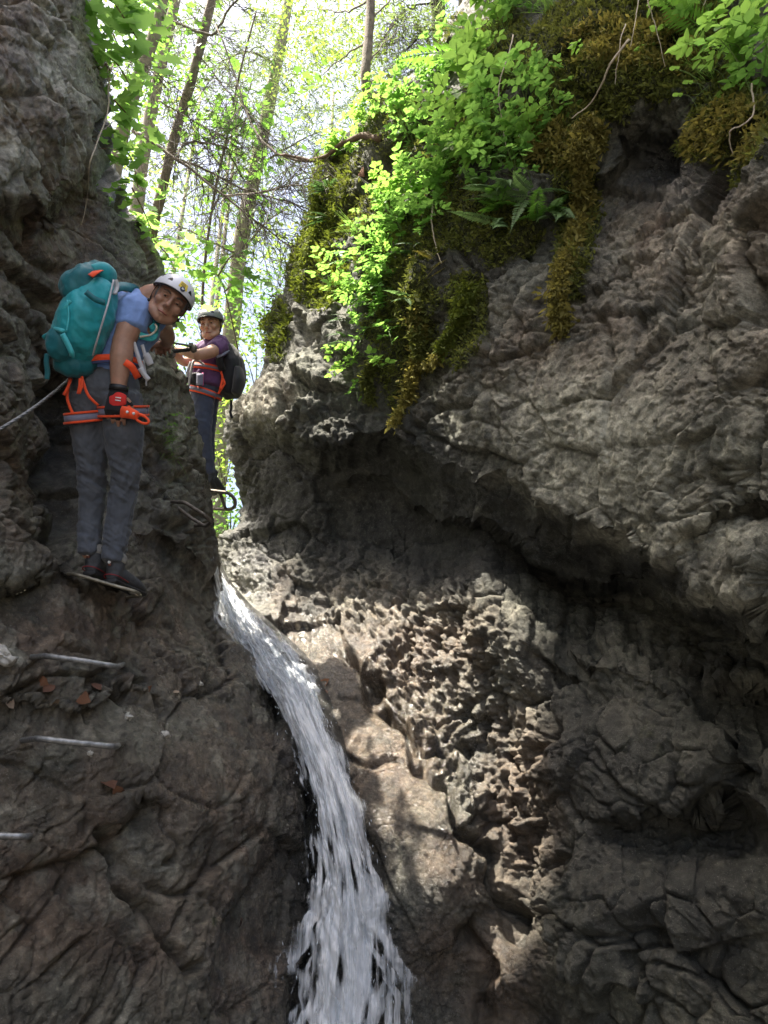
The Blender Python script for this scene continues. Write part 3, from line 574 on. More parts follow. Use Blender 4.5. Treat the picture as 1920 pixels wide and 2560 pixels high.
BARK_D = plain('dark bark', (.085, .072, .06), .9, .4, 16, bump=.8, bd=.008); TWIG = plain('dead twig', (.085, .07, .062), .9, .3, 30, bump=.2)
# oval leaf, unit length along +Y, folded on its midrib
OV = np.array([[0, 0, 0], [.27, .33, .07], [.20, .70, .05], [0, 1, -.04], [-.20, .70, .05], [-.27, .33, .07], [0, .5, 0]], float)
OF = [[0, 1, 6], [1, 2, 6], [2, 3, 6], [3, 4, 6], [4, 5, 6], [5, 0, 6]]
# lobed maple leaf
_ml = [(0, 0), (.16, -.05), (.42, -.08), (.38, .12), (.62, .30), (.50, .38), (.56, .62), (.30, .52), (.20, .62), (.10, .78), (0, 1.0)]
ML = np.array([(x, y, .06 * abs(x)) for x, y in _ml] + [(-x, y, .06 * abs(x)) for x, y in _ml[1:-1]] + [(0, .34, -.02)], float)
_ring = list(range(0, 11)) + list(range(19, 10, -1)); MF = [[_ring[k], _ring[(k + 1) % 20], 20] for k in range(20)]
DI = np.array([[0, 0, 0], [.3, .45, .05], [0, 1, 0], [-.3, .45, .05]], float); DF = [[0, 1, 2], [0, 2, 3]]
def frames(nrm, up):
    n = nrm / (np.linalg.norm(nrm, axis=1)[:, None] + 1e-9); y = up - n * (n * up).sum(1)[:, None]; y /= np.linalg.norm(y, axis=1)[:, None] + 1e-9
    return np.stack([np.cross(y, n), y, n], 2)
def scatter(mb, T, F, pos, Rm, sz):
    n = len(pos)
    V = pos[:, None] + (T[None] * sz[:, None, None]) @ np.transpose(Rm, (0, 2, 1))
    f = np.asarray(F); F2 = (np.arange(n)[:, None, None] * len(T) + f[None]).reshape(-1, f.shape[1])
    if f.shape[1] == 3: mb.add(V.reshape(-1, 3), None, F2)
    else: mb.add(V.reshape(-1, 3), F2)
def cloud(mb, blobs_, size, T=DI, F=DF, clump=10, droop=.5, seed=0, spread=1.0):
    r = np.random.default_rng(seed)
    for (px, py, d, rx, ry, n) in blobs_:
        nc = max(1, n // clump); s = d / FPX
        c = r.normal(0, .5, (nc, 3)) * np.array([rx * s, rx * s * 1.1, ry * s]); c = c[r.integers(0, nc, n)] + r.normal(0, 1, (n, 3)) * size * 1.9 * spread
        pos = at(px, py, d) + c
        nr = r.normal(0, .55, (n, 3)) + np.array([0, -.25, .8]); up = r.normal(0, .7, (n, 3)) + np.array([0, 0, -droop])
        scatter(mb, T, F, pos, frames(nr, up), size * r.uniform(.55, 1.25, n))
def sprays(mb, blobs_, ln, seed=0, w=.012):
    """hanging conifer sprays: thin strips set herringbone on drooping twigs"""
    r = np.random.default_rng(seed)
    for (px, py, d, rx, ry, n) in blobs_:
        s = d / FPX; c = at(px, py, d) + r.normal(0, .5, (n, 3)) * np.array([rx * s, rx * s, ry * s])
        a = r.uniform(0, 6.28, n); dr = np.stack([np.cos(a) * .7, np.sin(a) * .7, -r.uniform(.25, 1.3, n)], 1); dr /= np.linalg.norm(dr, axis=1)[:, None]
        L = ln * r.uniform(.5, 1.3, n)
        for k in range(9):
            t = (k + .5) / 9; sd = -1 if k % 2 else 1
            p = c + dr * (L * t)[:, None] - np.array([0, 0, .12]) * (L * t * t)[:, None]
            side = np.cross(dr, [0, 0, 1.0]); side /= np.linalg.norm(side, axis=1)[:, None] + 1e-6
            up = side * sd + dr * .9 + r.normal(0, .25, (n, 3)) - np.array([0, 0, .35])
            Rm = frames(r.normal(0, .5, (n, 3)) + np.array([0, -.5, .6]), up)
            scatter(mb, DI * np.array([w / .3 / .11 * .5, 1, 1]) , DF, p, Rm, ln * .42 * (1 - .5 * t) * r.uniform(.7, 1.2, n))
TREES = []
def tree(name, label, path, r0, r1, bark, branches=(), crown=None, crown_mat=None, n=9, tw=None):
    P = np.array([A(*q) for q in path]); root = empty(name, P[0], label, 'tree', 'trees of the forest above the gorge')
    P = spline(P, 30) - P[0]; mb = MB(); rad = np.linspace(r0, r1, 30) * (1 + .06 * np.sin(np.arange(30) * 1.7)); rad[:2] *= 1.2
    mb.tube(P, rad, n); mb.build('trunk', bark, root)
    o = np.array(root.location)
    for pts, b0, b1 in branches:
        B = spline([A(*q) for q in pts], 18) - o; bb = MB(); bb.tube(B + rng.normal(0, .006, B.shape), np.linspace(b0, b1, 18), 6); bb.build('branch', bark, root)
    if crown is not None:
        me = crown.mesh('crown', False); me.transform(Matrix.Translation(-root.location)); c = link('crown', me, crown_mat, root); c['kind'] = 'stuff'
    if tw is not None:
        me = tw.mesh('twigs'); me.transform(Matrix.Translation(-root.location)); c = link('twigs', me, TWIG, root); c['kind'] = 'stuff'
    return root
def twigs(mb, paths, n, ln, seed, sub=8, r0=.0044, down=.55):
    r = np.random.default_rng(seed)
    for pts in paths:
        B = spline([A(*q) for q in pts], 60); T = np.gradient(B, axis=0)
        for k in range(n):
            i = int(r.uniform(4, 59)); t = T[i] / np.linalg.norm(T[i]); sd = r.normal(0, 1, 3) * np.array([1, .8, .6]); sd -= t * sd.dot(t); sd /= np.linalg.norm(sd)
            d = t * r.uniform(.1, .9) + sd * r.uniform(.4, 1) + np.array([0, 0, -down * r.uniform(0, 1.4)]); d /= np.linalg.norm(d)
            L = ln * r.uniform(.35, 1.25); q = np.linspace(0, 1, 6)[:, None]; bend = r.normal(0, .18, 3) + np.array([0, 0, -.22])
            Q = B[i] + d * q * L + bend * q ** 2 * L + np.cumsum(r.normal(0, .012, (6, 3)), 0) * L
            mb.tube(Q, np.linspace(r0, r0 * .5, 6), 3, False)
            for j in range(int(sub * L / ln) + 1):
                u = r.uniform(.15, 1); p = Q[0] + (Q[-1] - Q[0]) * u + bend * L * (u * u - u); sd2 = r.normal(0, 1, 3); e = d * .7 + sd2 * .55 + np.array([0, 0, -.3]); e /= np.linalg.norm(e)
                l2 = L * r.uniform(.12, .42); q3 = np.linspace(0, 1, 3)[:, None]
                mb.tube(p + e * q3 * l2 + np.array([0, 0, -.15]) * q3 ** 2 * l2, [r0 * .6, r0 * .5, r0 * .35], 3, False)
# ------------------------------------------------------------------ trees
br = [([(330, 330, 7.4), (390, 362, 7.3), (440, 400, 7.2), (500, 440, 7.1), (560, 490, 7), (620, 540, 6.9), (690, 590, 6.9), (760, 640, 6.9)], .021, .004),
      ([(440, 395, 7.2), (520, 428, 7.3), (600, 470, 7.4), (700, 500, 7.3), (800, 530, 7.1), (862, 532, 7)], .014, .004),
      ([(560, 492, 7), (640, 482, 6.8), (720, 466, 6.7), (800, 450, 6.6), (850, 437, 6.6)], .012, .003),
      ([(440, 395, 7.2), (470, 355, 7.6), (550, 362, 7.7), (605, 392, 7.7)], .014, .006),
      ([(540, 60, 8.2), (588, 190, 8), (613, 270, 7.8), (650, 345, 7.5), (700, 386, 7.2), (770, 403, 7), (835, 398, 6.8)], .009, .016),
      ([(400, 50, 8.8), (450, 62, 8.7), (490, 78, 8.6), (533, 86, 8.5), (560, 42, 8.4), (610, -20, 8.3)], .02, .012),
      ([(500, 140, 9), (570, 230, 8.6), (640, 300, 8.2), (670, 360, 8)], .009, .004), ([(395, 250, 8.4), (480, 300, 8.2), (560, 340, 8)], .01, .004), ([(300, 130, 8), (380, 175, 8), (460, 240, 8)], .01, .004)]
tw = MB(); twigs(tw, [b[0] for b in br], 36, .62, 5); twigs(tw, [br[0][0], br[1][0], br[2][0]], 26, .5, 6)
twigs(tw, [[(380, 560, 9.2), (400, 500, 9.2), (440, 330, 9), (480, 190, 9), (530, 0, 9)]], 55, .9, 8, 8, .004, .3)
tree('dead_spruce', 'thin dark leaning trunk with a web of dead bare twigs', [(340, 900, 9.6), (372, 650, 9.4), (385, 560, 9.3), (402, 490, 9.2), (440, 330, 9.1), (482, 190, 9), (530, 0, 9), (570, -160, 9)], .075, .055, BARK, br, tw=tw)
cm = MB(); cloud(cm, [(350, 60, 8, 110, 160, 420), (300, 250, 7.6, 70, 160, 260), (420, 150, 8.6, 130, 120, 320)], .075, clump=14, seed=11)
tree('leaning_tree', 'pale mossy trunk leaning out above the left rock edge', [(250, 900, 8.2), (285, 450, 8.1), (330, 245, 8), (372, 130, 8), (420, -40, 8), (455, -220, 8)], .085, .06, BARK_P, (), cm, LEAF)
cm = MB(); sprays(cm, [(640, 120, 13, 330, 260, 480), (760, 200, 13.5, 260, 240, 420), (620, 620, 14, 260, 300, 300), (720, 420, 13.5, 200, 200, 160)], .55, 12)
tw = MB(); twigs(tw, [[(640, 420, 14), (700, 380, 13.6), (790, 330, 13.4)], [(600, 640, 14), (660, 560, 13.5), (720, 520, 13.4)], [(600, 640, 14), (520, 600, 13.5), (440, 560, 13.4)], [(690, 160, 14), (620, 130, 13.6), (540, 160, 13.4)]], 40, .9, 9, 6, .006)
tree('tall_spruce', 'tall pale straight trunk rising behind the woman', [(540, 1360, 13.8), (545, 1180, 13.9), (575, 860, 14), (600, 620, 14), (640, 420, 14), (665, 300, 14), (692, 160, 14), (725, -20, 14), (770, -260, 14)], .2, .085, BARK_P,
     [([(640, 420, 14), (700, 380, 13.6), (790, 330, 13.4)], .03, .01), ([(600, 640, 14), (660, 560, 13.5), (720, 520, 13.4)], .03, .01), ([(600, 640, 14), (520, 600, 13.5), (440, 560, 13.4)], .03, .01), ([(690, 160, 14), (620, 130, 13.6), (540, 160, 13.4)], .03, .01)], cm, NEEDLE, tw=tw)
cm = MB(); cloud(cm, [(400, 300, 15, 90, 260, 260), (470, 520, 15, 170, 170, 300)], .12, clump=12, seed=14)
tree('grey_tree', 'short pale trunk showing behind the dead twigs', [(300, 900, 13), (350, 450, 13), (376, 290, 13), (396, 190, 13), (430, 40, 13), (470, -160, 13)], .13, .09, BARK_P, (), cm, LEAF_Y)
cm = MB(); cloud(cm, [(890, 60, 8.5, 200, 150, 620), (850, 190, 9.5, 170, 140, 380), (960, 120, 9, 110, 180, 300), (800, 90, 10, 150, 160, 300), (700, 60, 11, 150, 130, 260)], .062, T=OV, F=OF, clump=12, seed=15)
tree('bent_tree', 'slim trunk curving up from the mossy right rock', [(985, 250, 6.6), (955, 246, 6.6), (930, 240, 6.6), (916, 215, 6.6), (914, 175, 6.6), (921, 100, 6.7), (927, 0, 6.8), (930, -220, 6.9)], .055, .042, BARK,
     [([(921, 100, 6.7), (860, 140, 7.2), (800, 190, 7.8)], .011, .004), ([(925, 50, 6.7), (990, -10, 7.2), (1040, -40, 7.6)], .011, .004), ([(917, 160, 6.6), (960, 110, 7), (1010, 60, 7.5)], .009, .003), ([(927, 0, 6.8), (860, 30, 7.2), (790, 20, 7.8)], .012, .004)], cm, LEAF_Y)
cm = MB(); sprays(cm, [(1050, 60, 8.6, 190, 230, 300), (1000, 170, 8.8, 130, 120, 130), (1110, 130, 8.4, 90, 180, 150)], .42, 16, .009)
tw = MB(); twigs(tw, [[(1100, 60, 8.6), (1040, 100, 8.4), (985, 170, 8.3)], [(1095, 0, 8.6), (1010, 30, 8.4), (950, 110, 8.3)], [(1105, 130, 8.6), (1060, 160, 8.4), (1040, 215, 8.3)]], 50, .6, 17, 7, .0035, .9)
tree('drooping_spruce', 'dark spruce with hanging twigs beside the tall fern', [(1125, 420, 8.8), (1108, 230, 8.7), (1100, 100, 8.6), (1092, -50, 8.6), (1085, -240, 8.6)], .11, .08, BARK_D,
     [([(1100, 60, 8.6), (1040, 100, 8.4), (985, 170, 8.3)], .016, .004), ([(1095, 0, 8.6), (1010, 30, 8.4), (950, 110, 8.3)], .016, .004), ([(1105, 130, 8.6), (1060, 160, 8.4), (1040, 215, 8.3)], .016, .004), ([(1040, 60, 9), (1075, 120, 9), (1085, 230, 9)], .03, .02)], cm, NEEDLE, tw=tw)
cm = MB(); cloud(cm, [(600, 330, 9.5, 120, 210, 230), (545, 240, 9.2, 90, 120, 90), (640, 480, 10, 110, 100, 60)], .1, T=ML, F=MF, clump=9, droop=.8, seed=18)
tree('young_maple', 'slender maple with big bright leaves in the gap', [(520, 1300, 10.5), (512, 1000, 10.3), (505, 760, 10), (530, 520, 9.8), (570, 330, 9.6), (600, 180, 9.5), (640, 30, 9.5)], .026, .012, BARK, [([(530, 520, 9.8), (590, 430, 9.6), (650, 400, 9.5)], .014, .005), ([(560, 370, 9.7), (600, 300, 9.5), (630, 200, 9.4)], .012, .005)], cm, LEAF)
# nearer maple spray beside the helmets: every big leaf is a part
MLM = mesh('leaf', ML, MF, True); MLM.materials.append(LEAF)
def leafparts(root, pts, size, sd, n, meshd=None, spread=.1, mat=None):
    r = np.random.default_rng(sd); o = np.array(root.location)
    for k in range(n):
        p = pts[int(r.integers(0, len(pts)))] + r.normal(0, spread, 3); nrm = r.normal(0, .35, 3) + np.array([.05, -.45, .85]); up = r.normal(0, .5, 3) + np.array([.2, -.2, -.8])
        M = frames(nrm[None], up[None])[0]; q = link('leaf', meshd or MLM, None, root); s = size * r.uniform(.6, 1.2)
        q.matrix_local = Matrix.Translation(Vector(p - o)) @ Matrix([list(M[0]), list(M[1]), list(M[2])]).to_4x4() @ Matrix.Diagonal((s, s, s, 1))
root = empty('maple_sapling', A(600, 900, 8.3), 'maple sapling holding broad lit leaves above the grey helmet', 'sapling'); o = np.array(root.location)
for j, pts in enumerate([[(600, 900, 8.3), (570, 760, 7.9), (545, 690, 7.6), (480, 640, 7.3)], [(545, 690, 7.6), (580, 640, 7.4), (620, 660, 7.2)], [(560, 730, 7.8), (610, 690, 7.4), (640, 720, 7.2)]]):
    B = spline([A(*q) for q in pts], 16); mb = MB(); mb.tube(B - o, np.linspace(.011, .004, 16), 5); mb.build('stem', BARK, root)
    leafparts(root, B[5:], .125, 30 + j, (34, 22, 14)[j], spread=.13)
# understory bushes seen through the slot
k = 0
for (px, py, d, rx, ry, n, mt, lb) in [(575, 1290, 8.5, 70, 70, 420, LEAF, 'lowest bright bush just above the lip of the waterfall'), (560, 1130, 10, 80, 110, 420, LEAF_Y, 'yellow green bush in the slot left of the dark rock edge'),
        (600, 1010, 11.5, 80, 100, 380, LEAF_Y, 'sunlit bush beside the black backpack'), (640, 900, 12, 90, 90, 380, LEAF_Y, 'pale sunlit bush behind the mossy rock corner'), (480, 920, 12, 70, 120, 300, LEAF, 'green bush behind the legs of the woman'),
        (430, 720, 11, 90, 90, 300, LEAF, 'leafy bush between the two helmets'), (660, 760, 13, 110, 110, 380, LEAF, 'bush against the mossy rock slope'), (700, 620, 15, 120, 110, 330, LEAF_Y, 'distant yellowish bush under the hanging twigs'), (540, 800, 17, 200, 160, 480, LEAF, 'wide distant bush behind the pale trunk')]:
    b = empty('bush', A(px, py + ry * .9, d), lb, 'bush', 'bushes in the forest behind the notch'); mb = MB()
    cloud(mb, [(px, py, d, rx, ry, n)], .0105 * d * .75, T=OV, F=OF, clump=11, seed=40 + k); me = mb.mesh('foliage', False); me.transform(Matrix.Translation(-b.location)); link('foliage', me, mt, b)['kind'] = 'stuff'
    for s_ in (-1, 0, 1):
        q = MB(); e = A(px + s_ * rx * .4, py - ry * .3, d); q.tube(spline([np.zeros(3), np.array((e - b.location)) * .5 + [0, 0, .1], np.array(e - b.location)], 8), np.linspace(.012, .004, 8), 5); q.build('stem', BARK, b)
    k += 1
# far trees: trunk, limbs and needles
for k, (px, d, r_, lb) in enumerate([(470, 24, .16, 'far thin trunk just left of the tall pale trunk'), (455, 28, .2, 'far straight trunk above the white helmet'), (785, 22, .15, 'far trunk in the middle of the white sky'),
                                     (330, 22, .16, 'far trunk along the left rock edge')]):
    cm = MB(); x = px; sprays(cm, [(x, 120, d, 190, 330, 70), (x + 30, 420, d, 210, 260, 50), (x - 20, 700, d, 190, 200, 30)], 1.0, 60 + k, .02); P0 = at(x, 1280, d); z = terr(P0[0], P0[1]); top = (P0[0] * 1.0, P0[1], z + d * 1.0)
    root = empty('far_tree', (P0[0], P0[1], z - .3), lb, 'tree', 'trees of the forest above the gorge'); mb = MB(); mb.tube(spline([(0, 0, 0), (.1, 0, d * .4), (.0, .1, d * 1.05)], 14), np.linspace(r_, r_ * .35, 14), 8); mb.build('trunk', BARK_P if k % 2 else BARK, root)
    me = cm.mesh('crown', False); me.transform(Matrix.Translation(-root.location)); link('crown', me, NEEDLE, root)['kind'] = 'stuff'
    for j in range(7):
        zz = d * (.25 + .1 * j); a = j * 2.4; L = .12 * d * (1 - .08 * j); q = MB(); q.tube(spline([(0, 0, zz), (math.cos(a) * L * .5, math.sin(a) * L * .5, zz + .1), (math.cos(a) * L, math.sin(a) * L, zz - .25)], 8), np.linspace(.03, .008, 8), 4); q.build('branch', BARK, root)
rt = MB(); P = spline([A(700, 388, 7.0), A(770, 404, 6.9), A(820, 396, 6.75), A(855, 364, 6.6), A(900, 344, 6.4), A(950, 350, 6.2)], 24); P = P + np.cumsum(rng.normal(0, .006, P.shape), 0); rt.tube(P, np.linspace(.012, .034, 24) * (1 + .15 * np.sin(np.arange(24) * 2.3)), 8)
tag(rt.build('tree_root', plain('root bark', (.12, .08, .055), .9, .4, 20, bump=.6, bd=.006)), 'thick brown root bending out over the mossy rock edge', 'root')

# ------------------------------------------------------------------ people: bodies, clothes and gear
def limb(mb, pts, ra, rb=None, ax=RGT, n=16, sub=6, ball=True):
    """tapering elliptical limb; ra along ax, rb across it"""
    P = np.array([np.array(p) for p in pts], float); m = (len(P) - 1) * sub + 1; Q = spline(P, m); rb = ra if rb is None else rb
    x = np.linspace(0, len(P) - 1, m); k = np.arange(len(P))
    ra = np.interp(x, k, np.broadcast_to(ra, len(P))); rb = np.interp(x, k, np.broadcast_to(rb, len(P)))
    T = np.gradient(Q, axis=0); T /= np.linalg.norm(T, axis=1)[:, None]; a = np.linspace(0, 2 * np.pi, n, endpoint=False); V = []
    # rounded ends
    for e, s_ in ((0, -1), (-1, 1)):
        pass
    for j in range(m):
        u = np.asarray(ax, float); u = u - T[j] * u.dot(T[j]); u /= np.linalg.norm(u); v = np.cross(T[j], u)
        V.append(Q[j] + ra[j] * np.cos(a)[:, None] * u + rb[j] * np.sin(a)[:, None] * v)
    V = np.concatenate(V); i = np.arange(m - 1)[:, None] * n; j = np.arange(n)[None]; j2 = (j + 1) % n
    F = np.stack([i + j, i + j2, i + n + j2, i + n + j], -1).reshape(-1, 4); b = m * n
    e0, e1 = Q[0] - T[0] * min(ra[0], rb[0]) * .6, Q[-1] + T[-1] * min(ra[-1], rb[-1]) * .6
    V = np.concatenate([V, [e0, e1]])
    mb.add(V, F, [[b, (k_ + 1) % n, k_] for k_ in range(n)] + [[b + 1, (m - 1) * n + k_, (m - 1) * n + (k_ + 1) % n] for k_ in range(n)])
def remesh(mb, name, voxel, smooth_it=3, fn=None):
    o = link('tmp', mb.mesh('tmp'), None); r = o.modifiers.new('r', 'REMESH'); r.mode = 'VOXEL'; r.voxel_size = voxel
    if smooth_it: q = o.modifiers.new('s', 'SMOOTH'); q.iterations = smooth_it; q.factor = .5
    dg = bpy.context.evaluated_depsgraph_get(); dg.update(); me = bpy.data.meshes.new_from_object(o.evaluated_get(dg)); old = o.data
    bpy.data.objects.remove(o); bpy.data.meshes.remove(old); me.name = name
    n = len(me.vertices); V = np.empty(n * 3, np.float32); me.vertices.foreach_get('co', V); V = V.reshape(-1, 3)
    if fn is not None:
        Nn = np.empty(n * 3, np.float32); me.vertices.foreach_get('normal', Nn); V = V + fn(V, Nn.reshape(-1, 3)); me.vertices.foreach_set('co', V.astype(np.float32).ravel())
    me.polygons.foreach_set('use_smooth', np.ones(len(me.polygons), bool)); me.update(); return me
def wrinkle(axis, amp, f=9, seed=0, st=.35):
    ax = np.asarray(axis, float); ax /= np.linalg.norm(ax)
    def fn(V, Nn):
        t = V @ ax; P = V + ax * (t * (st - 1))[:, None] if st < 1 else V + ax * (t * (st - 1))[:, None]
        return Nn * (amp * (fbm(P * f, 3, seed, .5, True) + .5 * fbm(P * f * 2.2, 2, seed + 4)))[:, None]
    return fn
def ribbon(mb, pts, wdt, nrm, th=.003, m=None):
    """flat strap of real thickness along pts; nrm = direction it faces"""
    P = spline([np.array(p) for p in pts], m or max(4, 6 * (len(pts) - 1))); T = np.gradient(P, axis=0); T /= np.linalg.norm(T, axis=1)[:, None]; V = []
    w_ = np.interp(np.linspace(0, 1, len(P)), np.linspace(0, 1, np.size(wdt)), np.ravel(wdt)) if np.size(wdt) > 1 else np.full(len(P), wdt)
    nr = np.asarray(nrm, float); nr = np.broadcast_to(nr, P.shape) if nr.ndim == 1 else nr
    for k in range(len(P)):
        s = np.cross(T[k], nr[k]); s /= np.linalg.norm(s) + 1e-9; n_ = np.cross(s, T[k])
        V += [P[k] + s * w_[k] / 2 - n_ * th / 2, P[k] + s * w_[k] / 2 + n_ * th / 2, P[k] - s * w_[k] / 2 + n_ * th / 2, P[k] - s * w_[k] / 2 - n_ * th / 2]
    F = []
    for k in range(len(P) - 1):
        for j in range(4): F.append([4 * k + j, 4 * k + (j + 1) % 4, 4 * k + 4 + (j + 1) % 4, 4 * k + 4 + j])
    F += [[3, 2, 1, 0], [4 * len(P) - 4 + j for j in range(4)]]; mb.add(V, F)
def skinmat(name, col):
    m = N(name); c = m.coord(); f = m.noise(c, 28, 5, .6)
    m.bs(Base_Color=m.ramp(f, [(.3, tuple(x * .8 for x in col)), (.55, col), (.75, (min(1, col[0] * 1.15), col[1] * 1.02, col[2] * .98))]), Roughness=.48, Subsurface_Weight=.12, Subsurface_Scale=.01, Normal=m.bump(m.noise(c, 220, 3), .2, .001)); return m.m
def cloth(name, col, rough=.8, wv=900, var=.15):
    m = N(name); c = m.coord(); f = m.noise(c, 16, 5, .6); w1 = m.noise(c, wv * .5, 2)
    m.bs(Base_Color=m.ramp(f, [(.3, tuple(x * (1 - var) for x in col)), (.7, tuple(x * (1 + var) for x in col))]), Roughness=rough, Sheen_Weight=.15, Specular_IOR_Level=.3, Normal=m.bump(w1, .25, .0008, m.bump(m.noise(c, 34, 4, .6), .35, .006))); return m.m
DRED = plain('dull red rubber', (.25, .02, .025), .7, .2, 60, bump=0); SKIN = skinmat('tanned skin', (.37, .205, .14)); SKINW = skinmat('skin', (.47, .26, .18)); HAIR = plain('grey hair', (.16, .15, .15), .7, .4, 160, bump=.6); HAIRW = plain('blond hair', (.32, .2, .1), .6, .3, 120, bump=.5)
EYE = plain('dark eye', (.03, .02, .018), .15, .1, 50, bump=0); EYEW = plain('eye white', (.42, .38, .36), .25, .05, 50, bump=0); BROW = plain('brow hair', (.09, .065, .05), .8, .3, 200); LIP = plain('lips', (.33, .12, .095), .45, .15, 90)
BLUE = cloth('blue shirt cloth', (.17, .27, .53)); PURP = cloth('purple shirt cloth', (.105, .045, .13)); GREY = cloth('grey trouser cloth', (.085, .094, .112)); NAVY = cloth('navy trouser cloth', (.055, .066, .105)); BLK = cloth('black cloth', (.014, .014, .017))
TEAL = cloth('teal nylon', (.018, .30, .34), .5, 500); TEALD = cloth('dark teal nylon', (.01, .13, .155), .5, 500); ORNG = cloth('orange webbing', (.85, .085, .022), .7); RED = cloth('red cloth', (.62, .03, .025), .7); GBAND = cloth('grey lilac webbing', (.20, .20, .28), .7); WEB = cloth('pale grey webbing', (.42, .42, .44), .7)
WHT = plain('white helmet shell', (.72, .73, .78), .32, .04, 20, .5, bump=.05); HGRY = plain('grey helmet shell', (.16, .17, .175), .35, .08, 20, .5, bump=.05); PLA = plain('black plastic', (.015, .015, .016), .45, .2, 60, bump=.1); SOLE = plain('rubber sole', (.03, .03, .032), .7, .25, 60, bump=.4)
SHOE = plain('dark grey shoe', (.055, .057, .062), .75, .3, 50, bump=.4); YEL = plain('yellow sticker', (.72, .55, .06), .5, .1, 80, bump=0); IRON = plain('galvanised iron', (.25, .255, .255), .5, .35, 60, .5, .75, .5, .001); IRONR = plain('weathered iron', (.15, .13, .11), .65, .5, 40, .4, .55, .6, .001)
GOLD = plain('worn brass iron', (.26, .235, .18), .5, .4, 50, .5, .6, .5, .001); LBL = plain('white label', (.75, .75, .73), .6, .05, 50, bump=0); PINK = cloth('pink trim', (.5, .05, .2)); STRAPT = cloth('bright teal strap', (.05, .42, .46), .55)
CR = np.stack([RGT, UPV, -FWD])   # camera-aligned axes used only to pose the figures
def headframe(f, u):
    f = np.array(f) @ CR; f /= np.linalg.norm(f); u = np.array(u) @ CR; u = u - f * u.dot(f); u /= np.linalg.norm(u); return np.stack([np.cross(f, u), f, u], 1)  # cols: x (person's right), y (front), z (up)
def head_parts(mb, H, M, k=1.0):
    W = lambda *p: H + M @ (np.array(p, float) * k)
    mb.ball(W(0, -.008, .02), np.array([.077, .098, .108]) * k, 18, 12, M); mb.ball(W(0, .03, -.055), np.array([.06, .062, .055]) * k, 14, 9, M); mb.ball(W(0, .068, -.1), np.array([.026, .022, .022]) * k, 10, 7, M)
    limb(mb, [W(0, .088, .025), W(0, .104, -.004), W(0, .114, -.032)], np.array([.009, .010, .0145]) * k, None, M[:, 0], 10, 4); mb.ball(W(.012, .098, -.035), .0095 * k, 8, 6); mb.ball(W(-.012, .098, -.035), .0095 * k, 8, 6)
    limb(mb, [W(-.052, .066, .027), W(0, .087, .033), W(.052, .066, .027)], np.array([.011, .013, .011]) * k, None, M[:, 2], 8, 4)
    for s in (-1, 1):
        mb.ball(W(s * .043, .062, -.022), np.array([.027, .026, .028]) * k, 10, 7, M); mb.ball(W(s * .079, -.006, -.004), np.array([.009, .021, .032]) * k, 10, 7, M)
        limb(mb, [W(s * .06, .0, -.05), W(s * .04, .055, -.085), W(0, .073, -.102)], np.array([.024, .024, .024]) * k, None, M[:, 2], 8, 4)
    limb(mb, [W(-.025, .083, -.066), W(0, .094, -.063), W(.025, .083, -.066)], np.array([.007, .0095, .007]) * k, None, M[:, 2], 8, 4); limb(mb, [W(-.021, .082, -.078), W(0, .092, -.077), W(.021, .082, -.078)], np.array([.007, .0095, .007]) * k, None, M[:, 2], 8, 4)
def head_sculpt(H, M, k=1.0):
    def fn(V, Nn):
        L = (V - H) @ M / k; d = np.zeros(len(V))
        for s in (-1, 1): d += -.012 * np.exp(-(((L[:, 0] - s * .034) / .017) ** 2 + ((L[:, 2] - .006) / .011) ** 2)) * (L[:, 1] > .03)
        d += -.005 * np.exp(-((L[:, 2] + .0715) / .0032) ** 2 - (L[:, 0] / .026) ** 2) * (L[:, 1] > .05)
        for s in (-1, 1): d += -.004 * np.exp(-(((np.abs(L[:, 0]) - .03 - (-.03 - L[:, 2]) * .25) / .004) ** 2 + ((L[:, 2] + .045) / .02) ** 2)) * (L[:, 1] > .05) * .5
        return (d * k)[:, None] * M[:, 1][None]
    return fn
def face_parts(par, H, M, k, hair, hairlen, lid=SKIN):
    W = lambda *p: H + M @ (np.array(p, float) * k)
    for s in (-1, 1):
        b = MB(); limb(b, [W(s * .016, .0905, .027), W(s * .034, .089, .033), W(s * .053, .072, .027)], np.array([.0045, .005, .0028]) * k, np.array([.006, .006, .005]) * k, M[:, 2], 8, 5); b.build('eyebrow', BROW, par)
        e = MB(); e.ball(W(s * .033, .0735, .007), np.array([.0125, .008, .0058]) * k, 12, 8, M); ob = e.build('eye', EYEW, par); e = MB(); e.ball(W(s * .033, .0795, .006), np.array([.0062, .0035, .0055]) * k, 10, 7, M); e.build('iris', EYE, ob)
        e = MB(); limb(e, [W(s * .018, .0785, .0075), W(s * .033, .084, .0125), W(s * .048, .074, .0075)], np.array([.0028, .0042, .0028]) * k, None, M[:, 2], 8, 5); e.build('eyelid', lid, par)
    b = MB(); limb(b, [W(-.024, .088, -.0705), W(0, .1, -.0685), W(.024, .088, -.0705)], np.array([.0035, .006, .0035]) * k, np.array([.004, .005, .004]) * k, M[:, 2], 8, 5); b.build('lips', LIP, par)
    b = MB(); b.ball(W(0, -.02, .008), np.array([.0805, .0905, .105]) * k, 16, 11, M)
    for s in (-1, 1): limb(b, [W(s * .074, .022, .045), W(s * .074, .018, .0), W(s * .07, .014, -.03)], np.array([.012, .010, .004]) * k, np.array([.006, .006, .003]) * k, M[:, 1], 8, 4)
    if hairlen: limb(b, [W(0, -.075, -.02), W(0, -.09, -.07), W(.02, -.09, -.13)], np.array([.05, .035, .015]) * k, None, M[:, 0])
    link('hair', remesh(b, 'hair', .006, 2, lambda V, Nn: Nn * (.002 * fbm(V * 90, 2, 5))[:, None]), hair, par)
